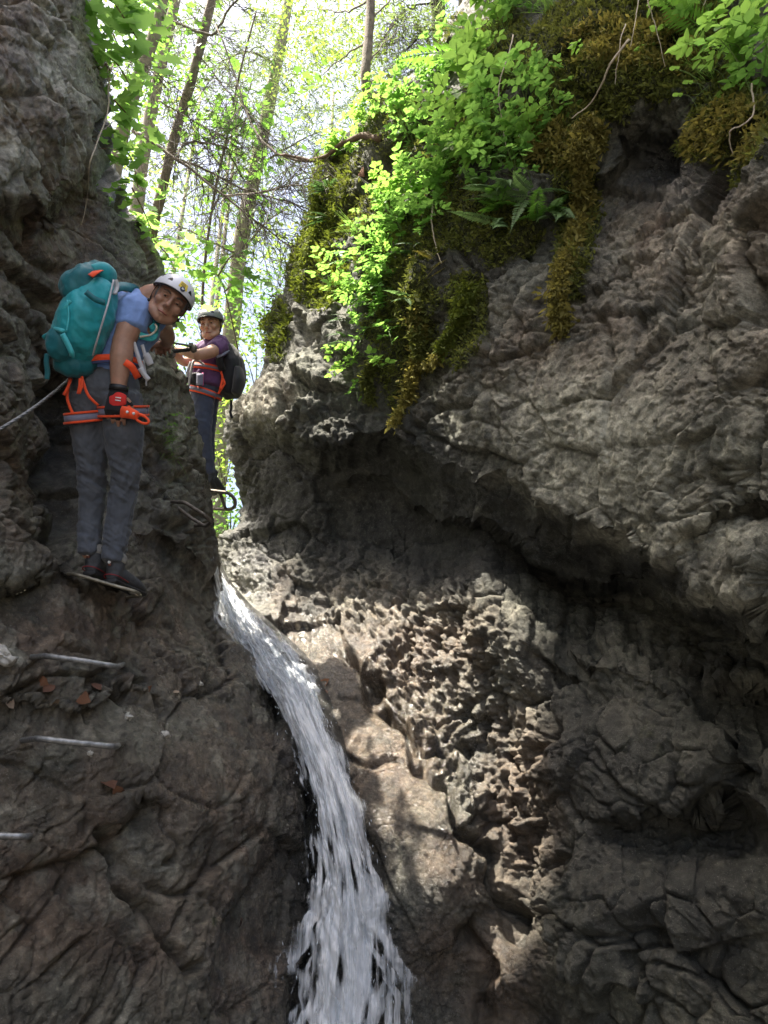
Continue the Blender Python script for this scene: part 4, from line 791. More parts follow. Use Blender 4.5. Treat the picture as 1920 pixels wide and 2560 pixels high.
def helmet(name, label, H, M, k, shell, group, sticker):
    W = lambda *p: H + M @ (np.array(p, float) * k); root = empty(name, H, label, 'helmet', group); o = np.array(H); b = MB(); nu, nv = 40, 16
    rr = np.array([.104, .124, .104]) * k; V = []
    def sp(th, ph, off=0.0):
        cut = 1.60 + .17 * math.sin(ph) * -1 + .12 * math.cos(2 * ph) * .5; t = th * cut; ridge = 1 + .018 * math.cos(6 * ph) * math.sin(t) ** 2
        return H + M @ (np.array([0, -.004, .035]) * k + (rr + off) * np.array([math.sin(t) * math.cos(ph) * ridge, math.sin(t) * math.sin(ph) * ridge, math.cos(t)]))
    for lay in (0, -.012 * k):
        for i in range(nv + 1):
            for j in range(nu): V.append(sp(max(i, .01) / nv, 2 * math.pi * j / nu, lay) - o)
    F = [[i * nu + j, (i + 1) * nu + j, (i + 1) * nu + (j + 1) % nu, i * nu + (j + 1) % nu] for i in range(nv) for j in range(nu)]; q = (nv + 1) * nu
    F += [[a + q for a in f[::-1]] for f in F] + [[nv * nu + j, q + nv * nu + j, q + nv * nu + (j + 1) % nu, nv * nu + (j + 1) % nu] for j in range(nu)]; b.add(V, F); b.build('shell', shell, root)
    b = MB(); P = [sp(1.0, 2 * math.pi * j / nu, -.002) - o for j in range(nu + 1)]; b.tube(P, .0045 * k, 6, False); b.build('rim', PLA, root)
    def patch(nm, th, ph, pts, mat, par=root, off=.0012):
        c = [sp(th + y, ph + x, off) - o for x, y in pts]; c2 = [sp(th + y, ph + x, off - .004) - o for x, y in pts]; n = len(pts); me = bpy.data.meshes.new(nm); me.from_pydata(c + c2, [], [list(range(n))] + [[i, (i + 1) % n, n + (i + 1) % n, n + i] for i in range(n)]); me.update(); return link(nm, me, mat, par)
    tri = [(-.16, .09), (.17, .1), (.12, -.02), (0, -.1), (-.1, -.03)]
    for ph in (.15, math.pi - .15, -.5, math.pi + .5):
        patch('vent', .62, ph, tri, PLA); patch('vent', .42, ph + .1, [(-.22, .05), (.2, .07), (.05, -.07)], PLA)
    for ph in (.95, 2.2): patch('vent', .72, ph, [(x * .8, y * .7) for x, y in tri], PLA)
    if sticker:
        g = MB(); us, vs = np.linspace(-.26, .22, 9), np.linspace(-.13, .13, 9); g.add([sp(.70 + v, 1.72 + u_, .0022) - o for v in vs for u_ in us] + [sp(.70 + v, 1.72 + u_, -.003) - o for v in vs for u_ in us], [[a * 9 + c, a * 9 + c + 1, a * 9 + c + 10, a * 9 + c + 9] for a in range(8) for c in range(8)]); s = g.build('sticker', YEL, root); e = patch('emblem', .84, 1.72, [(.13 * math.cos(a), .085 * math.sin(a)) for a in np.linspace(0, 2 * np.pi, 17)[:-1]], NAVY, s, .0042); patch('bird', .835, 1.72, [(-.07, .02), (.02, .03), (.09, -.03), (.02, -.01), (-.03, -.05)], LBL, s, .0056)
        for z in (-.07, -.02, .03): patch('print_line', .70 + z, 1.66, [(-.13, .007), (.14, .007), (.14, -.007), (-.13, -.007)], BROW, s, .0036)
    b = MB()
    for s in (-1, 1):
        for y in (.03, -.05): ribbon(b, [W(s * .088, y, .03) - o, W(s * .087, y * .4 + .012, -.02) - o, W(s * .076, .018, -.06) - o], .011 * k, M[:, 0] * s, .003)
        ribbon(b, [W(s * .078, .016, -.055) - o, W(s * .055, .04, -.1) - o, W(0, .062, -.128) - o], .013 * k, -M[:, 2], .003)
    for s in (-1, 1): b.ball(W(s * .081, .018, -.055) - o, .009 * k, 8, 6)
    b.build('chin_strap', PLA, root); return root
def hand(mb, Wr, K, side, nrm, k=1.0, curl=.35, thumb=1):
    """wrist -> knuckles, palm facing away from nrm; four bent fingers and a thumb. returns finger chains"""
    Wr, K, nrm = [np.array(v, float) for v in (Wr, K, nrm)]; d = K - Wr; L = np.linalg.norm(d); d /= L; s = np.cross(d, nrm); s /= np.linalg.norm(s); s *= side; n_ = np.cross(s, d); n_ = n_ if n_.dot(nrm) > 0 else -n_
    limb(mb, [Wr - d * .01, Wr + d * L * .5, K], np.array([.027, .038, .042]) * k, np.array([.02, .017, .015]) * k, s, 14, 5); ch = []
    for j, (off, ln) in enumerate(((-.033, .068), (-.011, .077), (.011, .072), (.032, .056))):
        b = K + s * off * k - d * .012 - d * abs(j - 1.3) * .004; c1 = curl * (1 + .12 * j); P = [b]; ang = c1 * .5
        for f in (.42, .32, .26):
            P.append(P[-1] + (d * math.cos(ang) - n_ * math.sin(ang) + s * off * .6) * ln * f * k); ang += c1
        limb(mb, P, np.array([.0098, .0088, .0082, .0066]) * k, None, s, 10, 3); ch.append(P)
    b = Wr + d * L * .3 - s * .027 * k; P = [b, b + (d * .6 - s * .75 - n_ * .35) * .032 * k, b + (d * 1.3 - s * .95 - n_ * .6) * .034 * k, b + (d * 1.95 - s * .95 - n_ * .9) * .034 * k]
    limb(mb, P, np.array([.014, .0115, .010, .0078]) * k, None, n_, 10, 3); ch.append(P); return ch, (d, s, n_)
def shoe(par, heel, fwd, up, k, parts=True):
    f = np.array(fwd, float); f /= np.linalg.norm(f); u = np.array(up, float); u -= f * u.dot(f); u /= np.linalg.norm(u); r = np.cross(f, u); W = lambda x, y, z: np.array(heel) + (r * x + f * y + u * z) * k
    b = MB(); limb(b, [W(0, .02, .05), W(0, .10, .052), W(.004, .19, .042), W(.006, .25, .034)], np.array([.034, .037, .044, .032]) * k, np.array([.042, .042, .032, .022]) * k, r); limb(b, [W(0, .035, .06), W(0, .04, .115)], np.array([.036, .04]) * k, np.array([.04, .046]) * k, r)
    sh = link('shoe', remesh(b, 'shoe', .006 * k, 3), SHOE, par)
    b = MB(); limb(b, [W(0, .012, .012), W(0, .09, .012), W(.004, .19, .012), W(.006, .262, .016)], np.array([.035, .036, .046, .034]) * k, np.array([.016, .013, .013, .012]) * k, r); link('sole', remesh(b, 'sole', .006 * k, 1), SOLE, sh)
    if parts:
        b = MB(); ring = [W(.0372 * math.sin(a), .03 - .0415 * math.cos(a) + max(0, abs(a) - 1.5) * .09, .031 + .004 * math.cos(a)) for a in np.linspace(-2.1, 2.1, 24)]; b.tube(ring, .0022 * k, 6); b.build('red_stripe', DRED, sh)
        b = MB(); ribbon(b, [W(0, -.008, .075), W(0, -.012, .105), W(0, -.004, .135)], .014 * k, -f, .004); b.build('pull_tab', plain('brown tab', (.16, .06, .045), .7), sh)
        b = MB(); b.ball(W(0, -.0135, .092), np.array([.008, .004, .008]) * k, 10, 6); b.build('reflector', LBL, sh)
        b = MB(); limb(b, [W(0, .03, .105), W(0, .038, .14)], np.array([.043, .044]) * k, np.array([.05, .052]) * k, r); link('collar', remesh(b, 'collar', .006 * k, 2), plain('shoe collar', (.3, .29, .27), .9, .2, 40), sh)
    return sh
def band(mb, c, ax, ra, rb, wd, th, u, a0=0, a1=2 * math.pi, m=36, sag=0.0):
    """webbing loop of width wd round an elliptical limb with axis ax"""
    c = np.array(c, float); ax = np.array(ax, float); ax /= np.linalg.norm(ax); u = np.array(u, float); u -= ax * u.dot(ax); u /= np.linalg.norm(u); v = np.cross(ax, u)
    a = np.linspace(a0, a1, m); n_ = np.cos(a)[:, None] * u / ra + np.sin(a)[:, None] * v / rb; n_ /= np.linalg.norm(n_, axis=1)[:, None]; P = c + np.cos(a)[:, None] * ra * u + np.sin(a)[:, None] * rb * v + ax * (sag * np.sin(a))[:, None]
    V = []; T = np.gradient(P, axis=0); T /= np.linalg.norm(T, axis=1)[:, None]
    for k in range(m):
        s = np.cross(T[k], n_[k]); s /= np.linalg.norm(s); V += [P[k] + s * wd / 2, P[k] + s * wd / 2 + n_[k] * th, P[k] - s * wd / 2 + n_[k] * th, P[k] - s * wd / 2]
    mb.add(V, [[4 * k + j, 4 * k + (j + 1) % 4, 4 * k + 4 + (j + 1) % 4, 4 * k + 4 + j] for k in range(m - 1) for j in range(4)] + [[3, 2, 1, 0], [4 * m - 4 + j for j in range(4)]])
    return P

# ---- the man on the rung, back to us, head turned over his right shoulder
D0 = 3.15
J = lambda x, y, dd=0.0: np.array(A(x, y, D0 + dd))
man = empty('person', J(250, 1440, .1), 'person in blue shirt and grey trousers standing on a rung, looking back over one shoulder', 'person', 'climbers')
mo = np.array(man.location)
def put(me, nm, mat, par): me.transform(Matrix.Translation(-Vector(mo))); return link(nm, me, mat, par)
def tob(mb, nm, mat, par, vox=None, sm=3, fn=None):
    me = remesh(mb, nm, vox, sm, fn) if vox else mb.mesh(nm); return put(me, nm, mat, par)
FH = J(424, 753, .03); MH = headframe((.34, -.24, .9), (.60, .78, .12)); HK = .92
b = MB(); head_parts(b, FH, MH, HK)
limb(b, [J(350, 765, .05), J(378, 742, .05), J(412, 738, .05)], [.062, .056, .05], None, UPV); limb(b, [J(262, 950, .03), J(290, 860, .05), J(325, 800, .06), J(345, 770, .06)], [.13, .135, .14, .09], [.085, .09, .10, .08])
limb(b, [J(336, 778, .0), J(322, 822, -.04), J(309, 853, -.06)], [.058, .056, .047], None); limb(b, [J(309, 850, -.06), J(303, 895, -.075), J(298, 945, -.085), J(296, 980, -.09)], [.048, .051, .038, .029], [.046, .047, .034, .025]); b.ball(J(301, 851, -.088), (.019, .02, .021), 10, 7)
ch, hf = hand(b, J(296, 978, -.09), J(289, 1030, -.10), 1, -FWD + .15 * RGT, 1.08, .32)
limb(b, [J(370, 790, .14), J(392, 810, .2), J(410, 822, .3)], [.055, .05, .045], None); limb(b, [J(410, 822, .3), J(420, 845, .42), J(415, 856, .52)], [.045, .036, .028], None); hand(b, J(415, 856, .52), J(408, 866, .59), 1, UPV, 1.0, .9)
limb(b, [J(225, 985, .02), J(231, 1190, .06), J(228, 1290, .07), J(221, 1392, .01)], [.06, .042, .036, .026], None); limb(b, [J(300, 985, .02), J(312, 1182, .06), J(300, 1290, .07), J(280, 1405, .01)], [.06, .042, .036, .026], None)
body = tob(b, 'body', SKIN, man, .0052, 3, head_sculpt(FH, MH, HK))
Hl = FH - mo; face_parts(man, Hl, MH, HK, HAIR, 0)
b = MB(); b.ball(J(263, 968, .03), (.154, .125, .135), 18, 12)
limb(b, [J(222, 985, .0), J(224, 1080, .02), J(231, 1190, .05), J(228, 1290, .06), J(221, 1385, .02)], [.082, .076, .062, .056, .047], [.10, .095, .072, .064, .06]); limb(b, [J(302, 985, .0), J(308, 1080, .02), J(313, 1185, .05), J(300, 1290, .06), J(281, 1402, .02)], [.09, .088, .067, .06, .051], [.10, .098, .075, .066, .06])
def crease_fn(V, Nn):
    t = (V - J(260, 1190)) @ UPV; k = np.exp(-(t / .13) ** 2) + .9 * np.exp(-((t + .30) / .10) ** 2) + .6 * np.exp(-((t - .3) / .1) ** 2)
    P = V * np.array([9, 9, 26.0]) + .5 * np.stack([perlin(V * 6, 70)] * 3, -1); P[:, 2] += V[:, 0] * 14
    return Nn * (.015 * k * fbm(P, 3, 71, .5, True) + .009 * fbm(V * np.array([16, 16, 5.0]), 3, 73, .5, True))[:, None]
trousers = tob(b, 'trousers', GREY, man, .0065, 2, crease_fn)
b = MB(); limb(b, [J(262, 935, .03), J(272, 890, .04), J(292, 840, .05), J(318, 795, .06), J(340, 768, .05)], [.145, .148, .16, .165, .11], [.105, .11, .125, .13, .10], RGT, 20); b.ball(J(337, 780, .0), (.088, .085, .085)); b.ball(J(352, 762, .06), (.078, .068, .078)); limb(b, [J(350, 762, .05), J(366, 749, .045)], [.074, .066], None, UPV); b.ball(J(352, 790, .1), (.08, .09, .09))
limb(b, [J(338, 770, .0), J(332, 800, -.02), J(327, 822, -.035)], [.08, .077, .073], [.078, .074, .071]); b.ball(J(360, 820, .1), (.07, .10, .1)); limb(b, [J(366, 785, .12), J(388, 805, .19)], [.075, .068], None)
shirt = tob(b, 'shirt', BLUE, man, .0065, 3, wrinkle((.5, 0, 1), .0075, 13, 80, .45))
b = MB(); limb(b, [J(366, 752, .03), J(372, 742, .03)], [.063, .062], None); 
b = MB(); hl = [ch[i] for i in range(4)]
d_, s_, n_ = hf; Wr, K = J(296, 978, -.09), J(289, 1030, -.10)
limb(b, [Wr - d_ * .022, Wr + (K - Wr) * .5, K], np.array([.034, .044, .048]) * 1.06, np.array([.026, .023, .0205]) * 1.06, s_, 16, 5)
for P in ch: limb(b, [P[0], P[1], P[1] * .6 + P[2] * .4], [.0135, .0125, .0118], None, s_, 10, 3)
glove = tob(b, 'glove', BLK, man, .004, 2)
b = MB(); limb(b, [Wr + d_ * .012 + n_ * .011 - s_ * .012, Wr + d_ * .045 + n_ * .012 - s_ * .004, Wr + d_ * .072 + n_ * .009 + s_ * .008], [.03, .041, .028], [.017, .016, .014], s_, 12, 4); red = tob(b, 'red_panel', RED, glove, .004, 2)
b = MB()
for q in (0, .012): b.box(Wr + d_ * (.036 + q) + n_ * .029 - s_ * .01, (.012, .001, .0026), np.stack([s_, n_, d_], 1))
tob(b, 'white_print', LBL, glove)
b = MB(); band(b, Wr - d_ * .012, d_, .037, .03, .024, .004, s_); tob(b, 'cuff', PLA, glove)
fd = FWD * 1.0 + RGT * .25 - UPV * .30; fd = np.array([fd[0], fd[1], .02])
for hx, hy, dd in ((216, 1436, -.035), (270, 1456, -.045)): 
    s = shoe(man, J(hx, hy, dd) - mo, fd, (0, 0, 1), 1.0)
helmet('climbing_helmet', 'white climbing helmet with yellow sticker on the head of the leaning climber', FH, MH, HK, WHT, 'climbing helmets', True)
# backpack
bp = empty('backpack', J(190, 890, -.12), 'large teal hiking backpack with orange red tab on its lid', 'backpack', 'backpacks'); mo_ = mo; mo = np.array(bp.location)
PA = J(186, 886, -.10); PB = J(250, 706, -.06); pax = (PB - PA) / np.linalg.norm(PB - PA)
b = MB(); limb(b, [J(178, 893, -.08), J(194, 850, -.11), J(214, 800, -.12), J(232, 752, -.10), J(243, 722, -.07)], [.088, .112, .114, .106, .088], [.085, .115, .125, .115, .09], RGT, 20); b.ball(J(240, 715, -.06), (.075, .07, .06)); limb(b, [J(200, 905, -.02), J(232, 880, .0), J(262, 890, .01)], [.04, .045, .03], None)
def packfn(V, Nn):
    t = (V - PA) @ pax; return Nn * (.011 * fbm(np.stack([V @ RGT * 9 + t * 4, t * 5, V @ FWD * 7], -1), 3, 90, .5, True) + .006 * fbm(V * 20, 3, 91))[:, None]
main = tob(b, 'main_bag', TEAL, bp, .007, 3, packfn)
b = MB(); b.ball(J(200, 720, -.14), (.088, .085, .075), 16, 11); limb(b, [J(178, 742, -.14), J(205, 708, -.15), J(250, 690, -.08)], [.05, .06, .05], [.07, .075, .07]); tob(b, 'lid', TEALD, bp, .007, 3, packfn)
b = MB(); limb(b, [J(236, 690, -.12), J(262, 684, -.10), J(282, 694, -.05)], [.03, .035, .025], [.055, .05, .04]); tob(b, 'lid_top', TEAL, bp, .006, 3)
b = MB(); b.ball(J(156, 858, -.16), (.065, .07, .09), 16, 11); limb(b, [J(150, 900, -.13), J(190, 917, -.12), J(222, 905, -.06)], [.05, .055, .05], None); tob(b, 'bottom_bag', TEALD, bp, .007, 3, packfn)
b = MB(); ribbon(b, [J(226, 690, -.205), J(240, 680, -.19), J(250, 676, -.15)], .03, -FWD + UPV * .7, .004); tob(b, 'red_tab', ORNG, bp)
def fr(px, py, off): # point on the camera-facing side of the pack
    return J(px, py, off)
for nm, pts, w_, mt in [('strap', [(156, 835, -.262), (168, 858, -.265), (178, 880, -.26), (180, 892, -.245)], .022, STRAPT), ('strap', [(215, 730, -.24), (238, 748, -.242), (262, 757, -.21)], .024, TEALD), ('strap', [(150, 790, -.22), (162, 770, -.235), (176, 752, -.24)], .012, STRAPT),
                         ('strap', [(118, 884, -.1), (116, 905, -.1), (119, 930, -.1), (117, 948, -.1)], .022, TEALD), ('strap', [(283, 722, -.1), (306, 716, -.06), (332, 722, .0), (345, 735, .03)], .045, TEALD), ('strap', [(378, 812, -.005), (388, 826, .01), (380, 845, .0), (348, 838, -.04)], .03, STRAPT), ('strap', [(385, 770, .03), (391, 800, .02), (384, 830, .0)], .035, TEAL)]:
    b = MB(); ribbon(b, [J(*p) for p in pts], w_, -FWD, .005); tob(b, nm, mt, bp)
b = MB(); P = spline([J(284, 700, -.115), J(272, 752, -.185), J(258, 800, -.215), J(240, 860, -.2), J(232, 890, -.16)], 24); b.tube(P, .004, 6); tob(b, 'piping', WEB, bp)
b = MB(); P = spline([J(168, 750, -.235), J(172, 790, -.25), J(166, 830, -.26)], 16); b.tube(P, .003, 5); tob(b, 'zip', STRAPT, bp)
b = MB(); limb(b, [J(113, 845, -.13), J(128, 838, -.15)], [.018, .02], [.012, .012]); tob(b, 'buckle', TEAL, bp, .004, 1)
b = MB(); limb(b, [J(139, 822, -.2), J(158, 828, -.255)], [.012, .012], [.01, .01]); tob(b, 'buckle', STRAPT, bp, .004, 1)
b = MB(); ribbon(b, [J(288, 700, -.1), J(292, 716, -.1), J(286, 735, -.13)], .02, -FWD, .006); tob(b, 'buckle', WEB, bp)
b = MB(); P = spline([J(388, 810, -.01), J(392, 818, -.02), J(388, 828, -.015), J(374, 838, -.02), J(350, 842, -.05)], 20); b.tube(P, .0045, 6); tob(b, 'cord', plain('cream cord', (.6, .56, .45), .7), bp)
# harness
hn = empty('climbing_harness', J(262, 925, 0), 'orange climbing harness round the grey trousered hips', 'climbing harness', 'climbing harnesses'); mo = np.array(hn.location)
hip = J(263, 968, .03); wax = UPV + .12 * RGT
b = MB(); band(b, J(266, 924, .035), UPV * 1 - RGT * .15,   .166, .142, .026, .006, RGT, sag=-.02); tob(b, 'waist_belt', ORNG, hn)
b = MB(); band(b, J(267, 934, .035), UPV * 1 - RGT * .15,   .167, .143, .014, .005, RGT, sag=-.02); tob(b, 'belt_padding', cloth('navy padding', (.05, .06, .14)), hn)
for cx, cy, ra, rb, dd, ax in ((221, 1042, .092, .112, .015, UPV - .10 * RGT), (308, 1028, .102, .114, .015, UPV - .02 * RGT)):
    b = MB(); band(b, J(cx, cy, dd), ax, ra + .004, rb + .004, .036, .004, RGT, sag=.02); lp = tob(b, 'leg_loop', GBAND, hn)
    for e in (-.02, .02): b = MB(); band(b, J(cx, cy, dd) + UPV * e, ax, ra + .005, rb + .005, .010, .006, RGT, sag=.02); tob(b, 'loop_edge', ORNG, lp)
for pts in ([(176, 942, -.09), (168, 988, -.10), (173, 1012, -.10), (182, 1034, -.095)], [(203, 936, -.115), (210, 962, -.125), (222, 990, -.13), (246, 1014, -.115)], [(178, 946, -.10), (171, 965, -.12), (159, 988, -.12)], [(200, 946, -.13), (199, 966, -.135), (195, 985, -.135)], [(205, 948, -.13), (204, 966, -.137), (198, 984, -.137)]):
    b = MB(); ribbon(b, [J(*p) for p in pts], .0115, -FWD, .005); tob(b, 'elastic_strap', ORNG, hn)
b = MB(); ribbon(b, [J(312, 905, -.11), J(330, 918, -.1), J(345, 945, -.06)], .03, -FWD + .3 * RGT, .005); tob(b, 'gear_loop', ORNG, hn)
for pts, w_ in ([[(334, 856, -.06), (342, 880, -.06), (352, 912, -.06), (360, 935, -.06)], .018], [[(350, 920, -.07), (362, 938, -.07), (372, 950, -.07)], .022], [[(355, 862, -.03), (362, 884, -.03), (368, 905, -.03)], .016], [[(364, 885, -.05), (370, 895, -.05), (377, 912, -.05)], .03], [[(358, 900, -.03), (364, 930, -.03), (366, 965, -.03)], .007]):
    b = MB(); ribbon(b, [J(*p) for p in pts], w_, -FWD, .004); tob(b, 'hanging_webbing', WEB, hn)
ln = empty('lanyard_hook', J(330, 1040, -.12), 'bright orange lanyard hook hanging beside the gloved hand', 'carabiner', 'climbing gear'); mo = np.array(ln.location)
b = MB(); limb(b, [J(304, 1030, -.115), J(322, 1032, -.125), J(344, 1040, -.125)], [.012, .017, .012], [.028, .026, .02], -FWD); tob(b, 'hook_body', ORNG, ln, .004, 1)
b = MB(); a = np.linspace(0, 2 * np.pi, 28); c = J(354, 1047, -.125); e1 = RGT * .88 - UPV * .48; e2 = RGT * .48 + UPV * .88; b.tube(c + np.cos(a)[:, None] * e1 * .034 + np.sin(a)[:, None] * e2 * .0155, .006, 8, False); tob(b, 'gate_ring', ORNG, ln)
for q in ((318, 1030), (334, 1034)): b = MB(); b.ball(J(*q, -.152), .0065, 10, 7); tob(b, 'white_rivet', LBL, ln)
mo = mo_

# ---- the woman beyond the rock edge
D0 = 5.3
wom = empty('person', J(521, 1205, .05), 'person in purple shirt and navy trousers gripping the anchor bar beyond the rock edge', 'person', 'climbers'); mo = np.array(wom.location)
FW = J(527, 812, .0); MW = headframe((-.10, -.16, .98), (-.06, 1, .05)); WK = .95
b = MB(); head_parts(b, FW, MW, WK); limb(b, [J(541, 862, .03), J(534, 846, .03), J(529, 826, .02)], [.062, .048, .045], None)
limb(b, [J(512, 960, .04), J(519, 915, .04), J(532, 880, .04), J(543, 862, .04)], [.13, .12, .14, .08], [.1, .09, .1, .07])
limb(b, [J(551, 866, -.06), J(525, 880, -.16), J(494, 888, -.22)], [.052, .047, .042], None); limb(b, [J(494, 888, -.22), J(468, 880, -.2), J(446, 873, -.15)], [.043, .037, .028], None); hand(b, J(447, 873, -.15), J(437, 868, -.12), 1, UPV - .5 * FWD, .95, .8)
limb(b, [J(520, 872, .14), J(502, 890, .12), J(482, 899, .05)], [.048, .044, .04], None); limb(b, [J(482, 899, .05), J(462, 905, -.02), J(446, 898, -.06)], [.04, .036, .027], None); hand(b, J(446, 898, -.06), J(439, 884, -.08), -1, -FWD, .95, .9)
limb(b, [J(508, 975, .03), J(506, 1075, .0), J(511, 1125, .02), J(520, 1185, .03)], [.06, .04, .032, .025], None); limb(b, [J(522, 975, .12), J(517, 1080, .14), J(519, 1130, .15), J(524, 1180, .14)], [.06, .04, .032, .025], None)
tob(b, 'body', SKINW, wom, .0075, 2, head_sculpt(FW, MW, WK)); face_parts(wom, FW - mo, MW, WK, HAIRW, 1, SKINW)
b = MB(); limb(b, [J(512, 962, .03), J(518, 915, .04), J(530, 885, .04), J(543, 864, .04)], [.138, .128, .15, .09], [.122, .108, .115, .085], RGT, 18); limb(b, [J(552, 866, -.05), J(534, 876, -.12)], [.078, .066], None); limb(b, [J(524, 870, .12), J(508, 884, .12)], [.07, .06], None); b.ball(J(543, 860, .03), (.1, .09, .07))
tob(b, 'shirt', PURP, wom, .008, 3, wrinkle((.4, 0, 1), .008, 12, 85, .5))
b = MB(); b.ball(J(511, 965, .05), (.13, .125, .12)); limb(b, [J(506, 975, .02), J(505, 1020, .0), J(505, 1072, -.03), J(510, 1125, .0), J(520, 1184, .03)], [.098, .09, .072, .066, .05], [.105, .095, .076, .07, .054]); limb(b, [J(522, 975, .1), J(519, 1030, .12), J(517, 1080, .13), J(519, 1130, .14), J(524, 1182, .14)], [.09, .08, .064, .058, .045], None)
tob(b, 'trousers', NAVY, wom, .008, 2, wrinkle((0, 0, 1), .010, 8, 87, 1.8))
shoe(wom, J(517, 1206, -.04) - mo, (-.05, .9, 0), (0, 0, 1), .95, False); shoe(wom, J(526, 1204, .1) - mo, (.1, .9, 0), (0, 0, 1), .95, False)
helmet('climbing_helmet', 'dark grey climbing helmet on the smiling climber beyond the rock', FW, MW, WK, HGRY, 'climbing helmets', False)
bk = empty('backpack', J(578, 1000, .1), 'black backpack with thin dangling strap on the farther climber', 'backpack', 'backpacks'); mo = np.array(bk.location)
b = MB(); limb(b, [J(570, 985, .1), J(582, 950, .1), J(580, 905, .1), J(566, 866, .08)], [.085, .10, .09, .05], [.12, .15, .15, .1], RGT, 18); tob(b, 'main_bag', BLK, bk, .009, 3, wrinkle((0, 0, 1), .008, 8, 88))
b = MB(); limb(b, [J(590, 985, .02), J(598, 955, .02), J(597, 925, .04)], [.035, .045, .035], [.09, .11, .09]); tob(b, 'side_pocket', cloth('charcoal nylon', (.03, .03, .034)), bk, .009, 3)
b = MB(); ribbon(b, [J(577, 1000, .02), J(578, 1020, .02), J(576, 1030, .02), J(580, 1046, .02)], .018, -FWD, .006); tob(b, 'strap', BLK, bk)
b = MB(); ribbon(b, [J(563, 862, -.05), J(553, 878, -.105), J(548, 900, -.11), J(556, 925, -.06)], .05, -FWD, .01); tob(b, 'shoulder_strap', BLK, bk)
b = MB(); ribbon(b, [J(569, 874, -.07), J(556, 884, -.118), J(540, 890, -.13)], .035, -FWD, .006); tob(b, 'chest_strap', GBAND, bk)
hn = empty('climbing_harness', J(512, 925, 0), 'orange harness with grey pouch worn over a purple shirt', 'climbing harness', 'climbing harnesses'); mo = np.array(hn.location)
b = MB(); band(b, J(516, 922, .035), UPV + .12 * RGT, .128, .115, .042, .006, RGT); tob(b, 'waist_belt', ORNG, hn)
b = MB(); band(b, J(516, 922, .035), UPV + .12 * RGT, .131, .118, .018, .006, RGT); tob(b, 'belt_padding', GBAND, hn)
for cx, cy, dd, ra in ((507, 980, .01, .098), (524, 985, .11, .095)):
    b = MB(); band(b, J(cx, cy, dd), UPV + .28 * RGT, ra, .102, .05, .005, RGT); lp = tob(b, 'leg_loop', ORNG, hn); b = MB(); band(b, J(cx, cy, dd), UPV + .28 * RGT, ra + .003, .105, .026, .005, RGT); tob(b, 'loop_padding', GBAND, lp)
for pts in ([(556, 944, -.03), (561, 956, -.05), (560, 962, -.05), (545, 985, -.05)], [(552, 928, -.04), (556, 945, -.04), (550, 975, -.06)]): b = MB(); ribbon(b, [J(*p) for p in pts], .016, -FWD, .006); tob(b, 'elastic_strap', ORNG, hn)
b = MB(); limb(b, [J(492, 935, -.12), J(490, 960, -.13)], [.052, .05], [.025, .03]); pch = tob(b, 'pouch', BLK, hn, .007, 2)
b = MB(); ribbon(b, [J(500, 934, -.155), J(499, 963, -.165)], .05, -FWD, .006); tob(b, 'pouch_flap', GBAND, pch); b = MB(); ribbon(b, [J(507, 932, -.15), J(507, 964, -.16)], .012, -FWD, .006); tob(b, 'pouch_trim', PINK, pch)
for pts in ([(478, 908, -.15), (486, 902, -.17), (498, 904, -.17), (510, 912, -.14)], [(477, 905, -.15), (470, 925, -.15), (466, 955, -.14)], [(484, 902, -.17), (475, 940, -.16), (470, 985, -.14), (478, 1010, -.12)]): b = MB(); b.tube(spline([J(*p) for p in pts], 16), .009, 6); tob(b, 'lanyard', WEB, hn)
b = MB(); limb(b, [J(468, 945, -.15), J(462, 962, -.15)], [.015, .012], None); tob(b, 'carabiner', PLA, hn, .005, 1)

# ------------------------------------------------------------------ iron rungs, bolts, cable
def rung(label, pts, r, mat, back=(), ribs=True):
    """a bent iron bar with ribs; legs run into the rock"""
    P = [np.array(A(*p)) for p in pts]; root = empty('iron_rung', P[0], label, 'rung', 'iron rungs of the climbing route'); o = np.array(root.location)
    def rounded(Q, rad=.035):
        out = [Q[0]]
        for a, c, e in zip(Q[:-2], Q[1:-1], Q[2:]):
            u, v = (a - c), (e - c); lu, lv = np.linalg.norm(u), np.linalg.norm(v); q = min(rad, .45 * lu, .45 * lv); p0, p1 = c + u / lu * q, c + v / lv * q
            out += [p0 * (1 - t) ** 2 + 2 * c * t * (1 - t) + p1 * t * t for t in np.linspace(0, 1, 7)]
        return np.array(out + [Q[-1]])
    Q = rounded(P); s = np.concatenate([[0], np.cumsum(np.linalg.norm(np.diff(Q, axis=0), axis=1))]); n = int(s[-1] / .0045); t = np.linspace(0, s[-1], n); R_ = np.stack([np.interp(t, s, Q[:, k]) for k in range(3)], 1)
    b = MB(); b.tube(R_ - o, r * (1 + (.05 * np.sin(t / .0045 * .7) if ribs else 0)), 8); b.build('bar', mat, root)
    for q in back:
        b = MB(); Q = rounded([np.array(A(*p)) for p in q]); b.tube(Q - o, r * .95, 8); b.build('leg', mat, root)
    return root
rung('grey iron rung, upper of the two below the boots', [(30, 1650, 3.1), (66, 1643, 2.72), (118, 1640, 2.5), (205, 1652, 2.5), (295, 1667, 2.56), (310, 1660, 3.3)], .0105, IRON)
rung('grey iron rung, second below the boots, over a dead leaf', [(36, 1866, 2.95), (48, 1852, 2.58), (95, 1846, 2.36), (190, 1857, 2.38), (290, 1867, 2.44), (300, 1862, 3.1)], .0105, IRON)
rung('short grey rung end cut off by the picture edge', [(-230, 2085, 2.5), (-190, 2084, 2.15), (-60, 2087, 2.2), (70, 2092, 2.25), (82, 2086, 2.8)], .0105, IRON)
